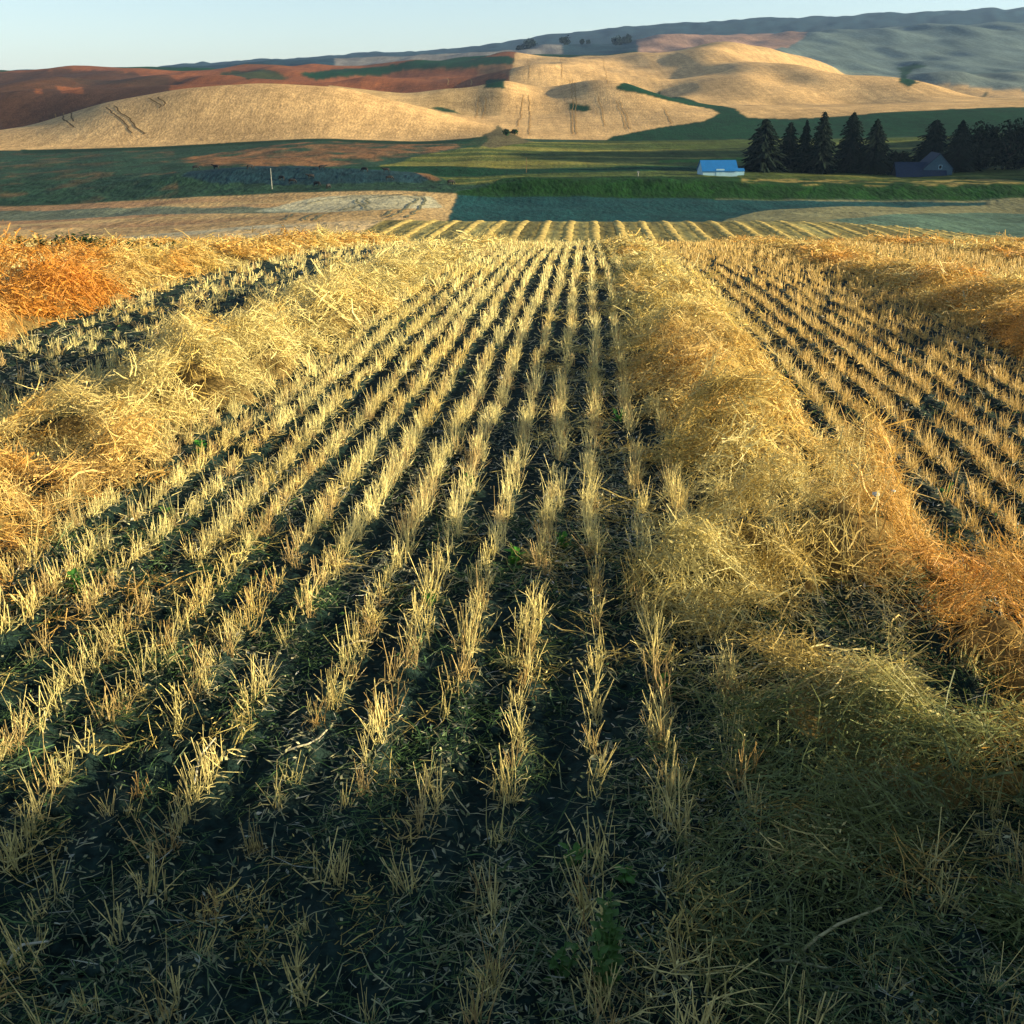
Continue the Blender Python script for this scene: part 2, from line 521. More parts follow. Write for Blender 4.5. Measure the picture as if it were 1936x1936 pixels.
def inside(poly):
    q = [pt(p) for p in poly]
    m = np.zeros((nR, nC), bool)
    n = len(q)
    for i in range(n):
        (x0, y0), (x1, y1) = q[i], q[(i + 1) % n]
        if y0 == y1: continue
        c = (y0 > IVW) != (y1 > IVW)
        xi = x0 + (IVW - y0) * (x1 - x0) / (y1 - y0)
        m ^= c & (SSW < xi)
    return m


CLS = ['wheat_hill', 'stubble_slope', 'green_crop_field', 'tilled_field', 'pasture', 'grass_bank', 'far_hills', 'hay_field', 'strip_field', 'brown_hill', 'grass_swale']
CID = {n: i for i, n in enumerate(CLS)}


def paint(mask, col, name=None, mix=1.0):
    fld[mask] = fld[mask] * (1 - mix) + np.array(col) * mix
    if name: cls[mask] = CID[name]


paint(np.ones((nR, nC), bool), C_GOLD, 'wheat_hill')
paint(YYg < 113, C_STUB, 'stubble_slope')
paint((YYg >= 113) & (YYg < 160), C_STUB, 'strip_field')
paint((YYg >= 160) & (YYg < 286), C_TAN, 'hay_field')
paint((YYg >= 286) & (YYg < 520), C_PAST, 'pasture')
# border of the gold field on the far hillside
ub = np.interp(YYg, [520, 560, 700, 860, 1120, 1560, 1900], [936, 938, 944, 955, 966, 975, 978])
left = SSg < s_of(ub, 180)
paint(left & (YYg > 700) & (YYg < 1900) & (SSg < s_of(620, 160)), C_RED, 'brown_hill')
paint(left & (YYg > 872) & (YYg < 1900), C_RED, 'brown_hill')
paint(left & (YYg > 725) & (YYg <= 872) & (SSg > s_of(620, 160)), C_TAN, None)
paint((YYg > 1580) & (YYg < 2000), C_DKGRN, 'far_hills')
paint((YYg > 2000), C_BLUE, 'far_hills')  # blue of distance haze is put into this colour
# bands on the brown hills
paint(inside(P((-160, 134), (180, 133), (260, 138), (350, 158), (260, 160), (150, 158), (-160, 158))), C_DKRED, None, 0.8)
paint(inside([('y', -200, 690), ('y', 330, 690), ('y', 330, 1140), ('y', -200, 1140)]), C_DKRED, None, 0.85)
paint(inside(P((66, 166), (80, 168), (80, 178), (66, 178))), C_RED)
paint(inside(P((108, 164), (155, 165), (158, 177), (115, 176))), C_RED)
paint(inside(P((410, 140), (450, 133), (520, 134), (545, 147), (470, 151))), C_DKGRN, None, 0.85)
paint(inside(P((600, 151), (640, 145), (760, 132), (900, 131), (962, 131), (974, 109), (860, 111), (760, 119), (640, 130), (560, 140))), C_DKGRN)
paint(inside(P((640, 146), (760, 133), (880, 127), (940, 122), (940, 127), (880, 131), (760, 139), (640, 150))), C_RED, None, 0.45)
paint(inside(P((905, 122), (972, 122), (962, 144), (900, 143))), C_BROWN, None, 0.75)
paint(inside(P((918, 151), (958, 150), (954, 168), (915, 168))), C_DKGRN)
# beyond the gold field: green slope, pinkish hill, right hill painted in teal shade
paint(inside([('y', 1205, 1590), ('y', 1245, 1590), ('y', 1400, 1590), ('y', 2300, 1590), ('y', 2300, 3050), ('y', 1195, 3050)]), (0.26, 0.16, 0.12), 'far_hills')
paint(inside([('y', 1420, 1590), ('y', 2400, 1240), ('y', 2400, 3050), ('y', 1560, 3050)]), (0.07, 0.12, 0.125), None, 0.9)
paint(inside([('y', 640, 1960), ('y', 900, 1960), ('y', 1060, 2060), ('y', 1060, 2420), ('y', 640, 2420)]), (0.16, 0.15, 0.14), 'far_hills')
# grass swale between the gold field and the next hill
paint(inside(P((1160, 169), (1245, 172), (1366, 200), (1412, 222), (1500, 225), (1590, 219), (1700, 211), (1866, 204)) + [('y', 2600, 640), ('y', 2600, 520)] +
             P((1866, 252), (1400, 263), (1148, 266), (1156, 258), (1240, 242), (1330, 229), (1361, 214), (1330, 203), (1250, 187))), C_DKGRN, 'grass_swale')
paint(inside(P((1692, 128), (1726, 121), (1756, 126), (1722, 134), (1713, 146), (1732, 160), (1866, 172), (1866, 178), (1716, 167), (1700, 155), (1703, 135))), C_DKGRN, None)
paint(inside(P((1074, 193), (1112, 197), (1116, 207), (1104, 211), (1078, 208))), (0.008, 0.045, 0.015))
paint(inside(P((812, 203), (835, 202), (858, 207), (868, 215), (845, 212), (822, 207))), (0.02, 0.05, 0.02))
# valley crop field
paint(inside(P((655, 318), (800, 292), (900, 277), (990, 268), (1145, 267), (1400, 264), (1866, 254)) + [('y', 2600, 516), ('y', 2600, 290), ('y', 1000, 300)] +
             P((862, 350), (838, 337), (790, 326))), C_GREEN, 'green_crop_field')
gm = cls == CID['green_crop_field']
band = fbm(SSg * 3.0, np.interp(YYg, [300, 520], [0, 26]), 21, 3)
fld[gm] *= (0.62 + 0.95 * band[gm])[:, None]
fld[gm] += (sstep(0.55, 0.72, band)[gm] * 0.10)[:, None] * np.array([1.2, 0.75, 0.15])
for (v0, v1, c) in ((316.5, 320.5, C_DKGRN),):
    paint(inside(P((655, v0), (1420, v0 - 1), (1866, v0), (1866, v1), (1420, v1 + 1), (655, v1 + 1))), c)
paint(inside(P((1245, 303), (1400, 298), (1440, 300), (1440, 304), (1245, 308))), (0.03, 0.14, 0.02), None, 0.7)
# pasture: brown rough part, dark foot of the mound, cattle knoll
pm = cls == CID['pasture']
rough = fbm(XXg / 9, YYg / 14, 31, 4)
pb = inside(P((300, 305), (420, 288), (600, 266), (760, 270), (900, 274), (830, 287), (700, 306), (640, 315), (480, 314), (380, 313)))
def soft(mask, w, col):
    w = np.where(mask, w, 0)[..., None]
    fld[:] = fld * (1 - w) + np.array(col) * w


rough2 = fbm(XXg / 4, YYg / 7, 33, 3)
soft(pb & pm, 0.95 * sstep(0.34, 0.56, rough * 0.65 + rough2 * 0.35), C_BROWN)
soft(pm & ~pb & (SSg < s_of(330, 300)), 0.4 * sstep(0.5, 0.68, rough * 0.6 + rough2 * 0.4), C_BROWN)
soft(pm, 0.6 * sstep(0.52, 0.66, rough2), (0.012, 0.03, 0.02))
paint(inside(P((340, 334), (400, 319), (620, 319), (780, 325), (815, 337), (790, 347), (600, 350), (420, 348))), (0.012, 0.035, 0.045))  # knoll front in dark blue, its shade put into the colour
paint(inside(P((780, 325), (815, 330), (835, 342), (820, 343), (800, 333))), C_BROWN, None, 0.7)
paint(inside(P((40, 283), (300, 277), (600, 262), (800, 268), (920, 262), (925, 267), (800, 273), (600, 267), (300, 283), (40, 291))), (0.008, 0.03, 0.014))
paint(inside(P((880, 271), (930, 248), (941, 236), (952, 244), (985, 262), (1010, 268), (930, 280))), (0.10, 0.085, 0.04), 'pasture')
paint(inside(P((850, 268), (915, 257), (925, 262), (905, 280), (870, 277))), C_DKGRN, None, 0.8)
# bank
paint(inside(P((860, 361), (930, 348), (975, 335)) + [('y', 980, 318), ('y', 2600, 330), ('y', 2600, 287), ('y', 1000, 287), ('y', 862, 287)]), C_BANK, 'grass_bank')
bm_ = cls == CID['grass_bank']
br = fbm(XXg / 6, YYg / 6, 41, 4)
soft(bm_ & (SSg > s_of(1400, 350)) & (YYg > 300), 0.7 * sstep(0.48, 0.66, br), (0.26, 0.19, 0.06))
fld[bm_] *= (0.55 + 0.9 * br[bm_])[:, None]
# tilled field
paint((YYg > 255) & (YYg < 287) & (SSg > s_of(862, 370)) & (SSg < s_of(1480, 370)), C_BANK)
paint(inside(P((862, 368), (1000, 372), (1300, 375), (1500, 379), (1866, 382), (1866, 388), (1600, 390), (1450, 398), (1400, 407), (1368, 418)) +
             [('y', 1352, 166), ('y', 838, 166)] + P((845, 417), (856, 390))), C_TILL, 'tilled_field')
# left hay field bands
hm = cls == CID['hay_field']
hb = fbm(SSg * 4, np.interp(YYg, [160, 286], [0, 11]), 51, 3)
lft = sstep(float(s_of(760, 400)), float(s_of(250, 400)), SSg)
wv = np.where(hm, lft * sstep(0.35, 0.6, hb), 0)[..., None]
fld[:] = fld * (1 - wv * 0.75) + np.array([0.24, 0.13, 0.07]) * wv * 0.75
paint(inside(P((-150, 398), (300, 390), (520, 393), (600, 398), (520, 403), (300, 405), (-150, 416))) & hm, C_TEAL, None, 0.75)
paint(inside(P((600, 372), (760, 368), (820, 372), (840, 392), (700, 398), (600, 402), (480, 400))) & hm, (0.36, 0.36, 0.25), None, 0.7)
paint(hm & (SSg > s_of(1350, 400)), (0.11, 0.13, 0.07), None, 0.8)  # dim shade of the right side put into the field colour
paint(inside(P((1560, 416), (1700, 404), (1866, 402)) + [('y', 2600, 240), ('y', 2600, 166), ('y', 1700, 166)]) & hm, C_TEAL, None, 0.8)  # teal shade band put into the field colour
# strip field: pale lobe to the left of its border line
bd = inside([('p', 650, 458), ('p', 722, 418), ('y', 735, 160), ('y', -300, 160), ('y', -300, 113), ('y', 640, 113)])
paint(bd & (YYg >= 113) & (YYg < 160), C_PALE, 'hay_field')
tq = fbm(XXg / 16, YYg / 5, 57, 3)
paint(bd & (YYg > 113) & (YYg < 160) & (tq > 0.56), (0.30, 0.30, 0.22), None, 0.55)
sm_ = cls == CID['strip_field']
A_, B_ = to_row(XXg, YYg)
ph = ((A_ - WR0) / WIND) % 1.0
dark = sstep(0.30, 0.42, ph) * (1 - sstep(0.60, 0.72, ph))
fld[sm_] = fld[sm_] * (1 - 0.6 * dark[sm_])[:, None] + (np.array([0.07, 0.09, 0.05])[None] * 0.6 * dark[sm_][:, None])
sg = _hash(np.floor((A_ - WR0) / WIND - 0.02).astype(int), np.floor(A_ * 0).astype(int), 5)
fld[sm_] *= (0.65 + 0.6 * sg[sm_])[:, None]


# wheel tracks pressed into the crops: thin strips laid on the land
M_TRACK = simple_mat('trodden_crop', (0.12, 0.075, 0.03), 0.95, 0.3, 0.4, 0.05)
M_TRACK2 = simple_mat('trodden_stubble', (0.13, 0.13, 0.08), 0.95, 0.3, 0.4, 0.05)
M_TRACK3 = simple_mat('trodden_wheat', (0.36, 0.21, 0.07), 0.95, 0.3, 0.4, 0.05)


def track(pts, w, mat, label):
    q = [ground_at(u, v, 44.0) for u, v in pts]
    P_ = []
    for p0, p1 in zip(q[:-1], q[1:]):
        n = max(3, int(math.hypot(p1[0] - p0[0], p1[1] - p0[1]) / 3))
        for i in range(n):
            t = i / n; P_.append((p0[0] + (p1[0] - p0[0]) * t, p0[1] + (p1[1] - p0[1]) * t))
    P_ = np.array(P_)
    if len(P_) < 4: return
    P_[:, 0] += (fbm(P_[:, 0] / 6, P_[:, 1] / 6, 160, 2) - 0.5) * 2.0
    d = np.gradient(P_, axis=0); d /= np.maximum(np.linalg.norm(d, axis=1, keepdims=True), 1e-6)
    sd = np.stack([d[:, 1], -d[:, 0]], 1) * w / 2
    A, B = P_ - sd, P_ + sd
    V = np.concatenate([np.column_stack([A, land(A[:, 0], A[:, 1]) + 0.16]), np.column_stack([B, land(B[:, 0], B[:, 1]) + 0.16])])
    n = len(P_); i = np.arange(n - 1)
    tag(obj('wheel_track', mesh_np('wheel_track', V, np.stack([i, i + 1, n + i + 1, n + i], 1)), mat), label, 'track', kind='structure')


for pl in ([(200, 203), (213, 213), (226, 225), (238, 233), (243, 244), (255, 255)],
           [(216, 200), (228, 213), (246, 225), (252, 238), (264, 246), (274, 252), (268, 256)],
           [(280, 186), (296, 194), (304, 200), (300, 208)], [(296, 184), (312, 196), (306, 203)],
           [(105, 215), (122, 228), (140, 243)], [(120, 213), (140, 232)]):
    track(pl, 0.75, M_TRACK, 'dark wheel track in the crop on the big golden mound')
for pl in ([(580, 386), (600, 380), (660, 371), (760, 370), (790, 376), (770, 392), (740, 414)],
           [(650, 398), (700, 385), (690, 376), (780, 366), (805, 374), (802, 388), (772, 415)],
           [(560, 404), (536, 420)], [(600, 403), (570, 420)], [(625, 402), (590, 420)], [(735, 398), (728, 412)], [(700, 398), (670, 376)]):
    track(pl, 0.5, M_TRACK2, 'curving wheel track in the pale cut field')
for u0, v0, u1, v1 in ((1078, 152, 1083, 255), (1083, 150, 1090, 255), (998, 112, 1000, 150), (1140, 110, 1148, 160), (1130, 182, 1145, 240), (1165, 190, 1185, 245), (1172, 190, 1192, 245),
                       (1255, 205, 1270, 236), (905, 182, 898, 224), (920, 184, 910, 226), (1000, 180, 1000, 255), (990, 180, 978, 240), (890, 150, 889, 164), (845, 148, 846, 162), (1060, 112, 1062, 148)):
    track([(u0, v0), ((u0 + u1) / 2 + 2, (v0 + v1) / 2), (u1, v1)], 0.55, M_TRACK3, 'faint wheel track down the gold field')

for _ in range(1):
    f2 = fld.copy(); f2[1:-1, 1:-1] = (fld[1:-1, 1:-1] * 4 + fld[:-2, 1:-1] + fld[2:, 1:-1] + fld[1:-1, :-2] + fld[1:-1, 2:]) / 8; fld = f2
# normals from the whole sheet so that neighbouring fields meet without a seam
du = np.gradient(np.stack([XXg, YYg, ZZg], -1), axis=1); dv = np.gradient(np.stack([XXg, YYg, ZZg], -1), axis=0)
NN = np.cross(du, dv); NN /= np.linalg.norm(NN, axis=-1, keepdims=True)
idx = np.arange(nR * nC).reshape(nR, nC)
quads = np.stack([idx[:-1, :-1], idx[:-1, 1:], idx[1:, 1:], idx[1:, :-1]], -1).reshape(-1, 4)
qc = cls[:-1, :-1].ravel()
AV = np.stack([XXg, YYg, ZZg], -1).reshape(-1, 3); AN = NN.reshape(-1, 3); AF = fld.reshape(-1, 3)
LAND_LABEL = {
    'wheat_hill': 'golden ripe grain covering the sunlit rolling hills', 'stubble_slope': 'hidden slope of stubble behind the near crest',
    'green_crop_field': 'flat green crop field along the valley floor', 'tilled_field': 'dark blue-green tilled field below the striped field',
    'pasture': 'dark rough pasture with grazing cattle on the left', 'grass_bank': 'green grassy bank in front of the farmstead',
    'far_hills': 'hazy blue far hills on the skyline', 'hay_field': 'pale tan cut field with curving wheel tracks',
    'strip_field': 'striped field of windrows beyond the near crest', 'brown_hill': 'reddish brown hills behind the big golden mound',
    'grass_swale': 'dark green grass swale winding below the right hills'}
for ci, nm in enumerate(CLS):
    q = quads[qc == ci]
    if len(q) == 0: continue
    used, inv = np.unique(q.ravel(), return_inverse=True)
    me = mesh_np(nm, AV[used], inv.reshape(-1, 4))
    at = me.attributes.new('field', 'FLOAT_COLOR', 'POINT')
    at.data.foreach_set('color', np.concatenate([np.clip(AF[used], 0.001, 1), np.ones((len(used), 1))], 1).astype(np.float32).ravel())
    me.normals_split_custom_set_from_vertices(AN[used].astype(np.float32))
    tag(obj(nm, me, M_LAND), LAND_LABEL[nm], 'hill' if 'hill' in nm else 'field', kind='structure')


# ------------------------------------------------------------------ near field: soil, windrows
def wind_shape(a, b, k):
    """height of windrow k over the soil at row coordinates"""
    c = WR0 + k * WIND + 0.16 * (fbm(b / 2.2, b * 0 + k * 7.7, 61, 3) - 0.5)
    hw = (0.48 if k == 0 else 0.53 if k == -1 else 0.66 if k == -2 else 0.58) * (0.80 + 0.45 * fbm(b / 1.1, b * 0 + k * 3.1, 62, 2))
    if k == 0:
        c = c + 0.10 * (1 - sstep(2.5, 6, b)); hw = hw + 0.14 * (1 - sstep(2.5, 5, b))
    if k == -1: c = c - 0.20 * (1 - sstep(4, 10, b))
    if k == -2: c = c + 0.28 * (1 - sstep(8, 16, b))
    r = np.abs(a - c) / hw
    prof = np.clip(1 - r ** 2.2, 0, 1) ** 0.75
    lf = {0: 0.08, -1: 0.12, -2: 0.45}.get(k, 0.25)
    lump = lf + (1.55 - lf) * sstep(0.24, 0.76, fbm(a / 0.36, b / 0.40, 63 + k, 3))
    H = (0.23 if k == 0 else 0.26 if k == -1 else 0.40 if k == -2 else 0.23)
    if k == 0: H = H * (1 + 0.55 * np.exp(-((b - 3.6) / 0.9) ** 2))
    h = H * prof * lump * (1 - 0.62 * sstep(6.5, 17, b))
    if k == 0:
        h = h * (0.42 + 0.58 * sstep(2.2, 3.4, b))
        # right shoulder is the high one
        h = h * (0.72 + 0.42 * sstep(c - 0.3, c + 0.35, a))
        # hollow torn into the heap
        h = h * (1 - 0.97 * np.exp(-(((a - 0.80) / 0.27) ** 2 + ((b - 3.15) / 0.42) ** 2) ** 1.6))
        h = h * (1 - 0.6 * np.exp(-((a - 0.30) / 0.25) ** 2 - ((b - 4.0) / 0.3) ** 2))
        h = h + 0.14 * np.exp(-((a - 0.33) / 0.12) ** 2 - ((b - 3.55) / 0.16) ** 2)
    if k == -1:
        h = h * (1 - 0.85 * np.exp(-((a + 2.75) / 0.28) ** 2 - ((b - 5.1) / 0.30) ** 2))
        h = h * (1 - 0.8 * np.exp(-((a + 2.75) / 0.25) ** 2 - ((b - 6.2) / 0.35) ** 2))
        h = h * (1 - 0.6 * np.exp(-((a + 2.7) / 0.30) ** 2 - ((b - 8.6) / 0.35) ** 2))
    return h


def shade_bank_h(X, Y):
    """unseen bank added right of the picture to cast shade over the nearest ground"""
    return 2.0 * sstep(2.3, 4.6, X) * (1 - sstep(0.75, 3.0, Y + 0.10 * (X - 4))) * (0.92 + 0.2 * fbm(X / 0.8, Y / 0.35, 77, 3))


def soil_z(X, Y, detail=True):
    a, b = to_row(X, Y)
    z = land(X, Y)
    fall = 1 - sstep(20, 40, Y)
    z = z + fall * 0.014 * np.cos(2 * np.pi * (a - ROWOFF) / ROW)
    z = z + fall * (fbm(X / 0.5, Y / 0.5, 71, 3) - 0.5) * 0.03
    if detail:
        cl = fbm(X / 0.04, Y / 0.04, 72, 4)
        z = z + fall * 0.030 * np.clip(cl - 0.45, 0, 1) * 2 * (0.4 + 0.9 * fbm(X / 0.35, Y / 0.35, 73, 2))
    return z


ROWOFF = -0.155
sc_ = np.linspace(-0.62, 0.62, 350)
yn = np.geomspace(1.0, 44.0, 390)
S2, Y2 = np.meshgrid(sc_, yn); X2 = S2 * Y2
Z2 = soil_z(X2, Y2)
Z2[-1] = land(X2[-1], Y2[-1])
i2 = np.arange(S2.size).reshape(S2.shape)
q2 = np.stack([i2[:-1, :-1], i2[:-1, 1:], i2[1:, 1:], i2[1:, :-1]], -1).reshape(-1, 4)
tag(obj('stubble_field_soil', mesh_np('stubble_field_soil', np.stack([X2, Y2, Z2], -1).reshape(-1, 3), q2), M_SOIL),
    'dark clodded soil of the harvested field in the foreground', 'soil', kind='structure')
# ground behind and beside the photographer, with the bank added to shade the foreground
xb = np.linspace(-9, 12, 150); yb = np.linspace(-7, 3.4, 90)
XB, YB = np.meshgrid(xb, yb)
ZB = near_z(np.maximum(YB, 0)) - 0.06 + shade_bank_h(XB, YB)
ib = np.arange(XB.size).reshape(XB.shape)
qb = np.stack([ib[:-1, :-1], ib[:-1, 1:], ib[1:, 1:], ib[1:, :-1]], -1).reshape(-1, 4)
tag(obj('shade_bank_ground', mesh_np('shade_bank_ground', np.stack([XB, YB, ZB], -1).reshape(-1, 3), qb), M_SOIL), 'unseen ground beside the photographer with a bank added for shade', 'bank', kind='structure')


# ------------------------------------------------------------------ straw, stalk by stalk
def nrm(v): return v / np.maximum(np.linalg.norm(v, axis=-1, keepdims=True), 1e-9)


def ribbons(p0, d0, L, width, tint, seg=3, curl=0.3, droop=0.05, up=None):
    """curving flat fibres; returns verts, quads, colours"""
    n = len(p0)
    d = nrm(np.asarray(d0, float)); p = np.asarray(p0, float)
    r = nrm(RNG.normal(0, 1, (n, 3)) if up is None else np.asarray(up, float))
    V = np.empty((n, seg + 1, 2, 3))
    for j in range(seg + 1):
        sd = nrm(np.cross(d, r))
        w = (np.asarray(width) * (1.0 if j < seg else 0.5) * 0.5)[:, None]
        V[:, j, 0] = p - sd * w; V[:, j, 1] = p + sd * w
        if j < seg:
            p = p + d * (np.asarray(L) / seg)[:, None]
            d = nrm(d + RNG.normal(0, 1, (n, 3)) * curl + np.array([0, 0, -droop]))
    base = (np.arange(n) * (seg + 1) * 2)[:, None]
    Q = []
    for j in range(seg):
        Q.append(np.concatenate([base + 2 * j, base + 2 * j + 1, base + 2 * j + 3, base + 2 * j + 2], 1))
    Q = np.stack(Q, 1).reshape(-1, 4)
    C = np.repeat(np.asarray(tint), (seg + 1) * 2, axis=0)
    return V.reshape(-1, 3), Q, C


def stems(p0, d0, L, rad, tint, curl=0.05):
    """stiff three-sided stalks in two lengths"""
    n = len(p0); d = nrm(np.asarray(d0, float)); p = np.asarray(p0, float)
    V = np.empty((n, 3, 3, 3)); ph0 = RNG.uniform(0, 6.28, n)
    for j in range(3):
        a = nrm(np.cross(d, np.array([0.3, 0.9, 0.1]))); b = np.cross(d, a)
        rr = (np.asarray(rad) * (1.15, 1.0, 0.8)[j])[:, None]
        for k in range(3):
            t = (ph0 + 2.0944 * k)[:, None]
            V[:, j, k] = p + (a * np.cos(t) + b * np.sin(t)) * rr
        p = p + d * (np.asarray(L) * 0.5)[:, None]
        d = nrm(d + RNG.normal(0, 1, (n, 3)) * curl)
    base = (np.arange(n) * 9)[:, None]
    Q = []
    for j in range(2):
        for k in range(3):
            k2 = (k + 1) % 3
            Q.append(np.concatenate([base + j * 3 + k, base + j * 3 + k2, base + j * 3 + 3 + k2, base + j * 3 + 3 + k], 1))
    Q = np.stack(Q, 1).reshape(-1, 4)
    return V.reshape(-1, 3), Q, np.repeat(np.asarray(tint), 9, axis=0)


def flakes(p, ln, wd, tint):
    """single dry leaflets and husks"""
    n = len(p)
    d = nrm(RNG.normal(0, 1, (n, 3)) * np.array([1, 1, .45])) * np.asarray(ln)[:, None]
    e = nrm(np.cross(d, RNG.normal(0, .5, (n, 3)) + np.array([0, 0, 1]))) * np.asarray(wd)[:, None]
    V = np.stack([p - d, p + e, p + d, p - e], 1)
    return V.reshape(-1, 3), np.arange(n * 4).reshape(n, 4), np.repeat(np.asarray(tint), 4, axis=0)


def join(parts):
    vs, qs, cs, o = [], [], [], 0
    for v, q, c in parts:
        vs.append(v); qs.append(q + o); cs.append(c); o += len(v)
    return np.concatenate(vs), np.concatenate(qs), np.concatenate(cs)


def set_tint(me, col):
    at = me.attributes.new('tint', 'FLOAT_COLOR', 'POINT')
    col = np.asarray(col, np.float32)
    if col.ndim == 1: col = np.repeat(col[None], len(me.vertices), 0)
    at.data.foreach_set('color', np.concatenate([np.clip(col, 0, 1), np.ones((len(col), 1), np.float32)], 1).astype(np.float32).ravel())
    return me


def straw_obj(name, parts, parent=None, mat=None):
    V, Q, C = join(parts)
    me = mesh_np(name, V, Q, False)
    set_tint(me, C)
    return obj(name, me, mat or M_STRAW, parent)


def rv(s): return Vector((random.gauss(0, s), random.gauss(0, s), random.gauss(0, s)))


def rnd_dir(n, zlo, zhi):
    a = RNG.uniform(0, 6.283, n); z = RNG.uniform(zlo, zhi, n)
    return np.stack([np.cos(a), np.sin(a), z], 1)


FR = 0.52       # half opening of the ground that is planted, a little over the picture's


def in_view(X, Y, pad=0.4): return (np.abs(X) < FR * Y + pad) & (Y > 1.05) & (Y < 42)


STRAW_A = np.array([0.66, 0.485, 0.145]); STRAW_O = np.array([0.58, 0.255, 0.042]); STRAW_P = np.array([0.68, 0.585, 0.255]); STRAW_G = np.array([0.075, 0.145, 0.050]); STRAW_B = np.array([0.36, 0.20, 0.08])


def wads(cx, cy, cz, gx, gy, size, tint, nf, seg, wid, flake=0.55):
    """wads of vine straw: every wad a small dome of fibres lying mostly one way"""
    m = len(cx)
    rep = np.repeat(np.arange(m), nf); n = len(rep)
    sz = size[rep]
    a = RNG.uniform(0, 6.283, n); r = np.sqrt(RNG.random(n))
    ox = r * np.cos(a) * 0.14 * sz; oy = r * np.sin(a) * 0.14 * sz
    oz = (1.05 - r) * 0.07 * np.minimum(sz, 1.2) * RNG.uniform(-0.3, 1.05, n) + gx[rep] * ox + gy[rep] * oy
    main = RNG.uniform(0, 6.283, m)[rep] + RNG.normal(0, 0.75, n)
    slope = gx[rep] * np.cos(main) + gy[rep] * np.sin(main)
    d = np.stack([np.cos(main), np.sin(main), slope * 0.8 + RNG.normal(0.05, 0.36, n) / np.maximum(sz, 1) ** 0.9], 1)
    L = RNG.uniform(0.06, 0.24, n) * np.minimum(sz, 1) * np.maximum(sz, 1) ** 0.45
    p = np.stack([cx[rep] + ox, cy[rep] + oy, cz[rep] + oz], 1)
    p = p - d * (L * 0.45)[:, None] * np.array([1, 1, 0.6])
    t = tint[rep] * RNG.uniform(0.72, 1.2, n)[:, None]
    wd_ = RNG.uniform(wid[0], wid[1], n) * np.where(RNG.random(n) < 0.10, 2.2, 1.0)
    out = [ribbons(p, d, L, wd_, t, seg, 0.30, 0.06)]
    k = RNG.random(n) < flake
    if k.any():
        q = p[k] + RNG.normal(0, 0.03, (k.sum(), 3)) * sz[k][:, None] * np.array([1, 1, .5]) + np.array([0, 0, 0.02])
        w = (wid[0] + wid[1]) * 0.5
        out.append(flakes(q, RNG.uniform(2.0, 4.5, k.sum()) * w, RNG.uniform(0.8, 1.6, k.sum()) * w, t[k] * 1.05))
    return out


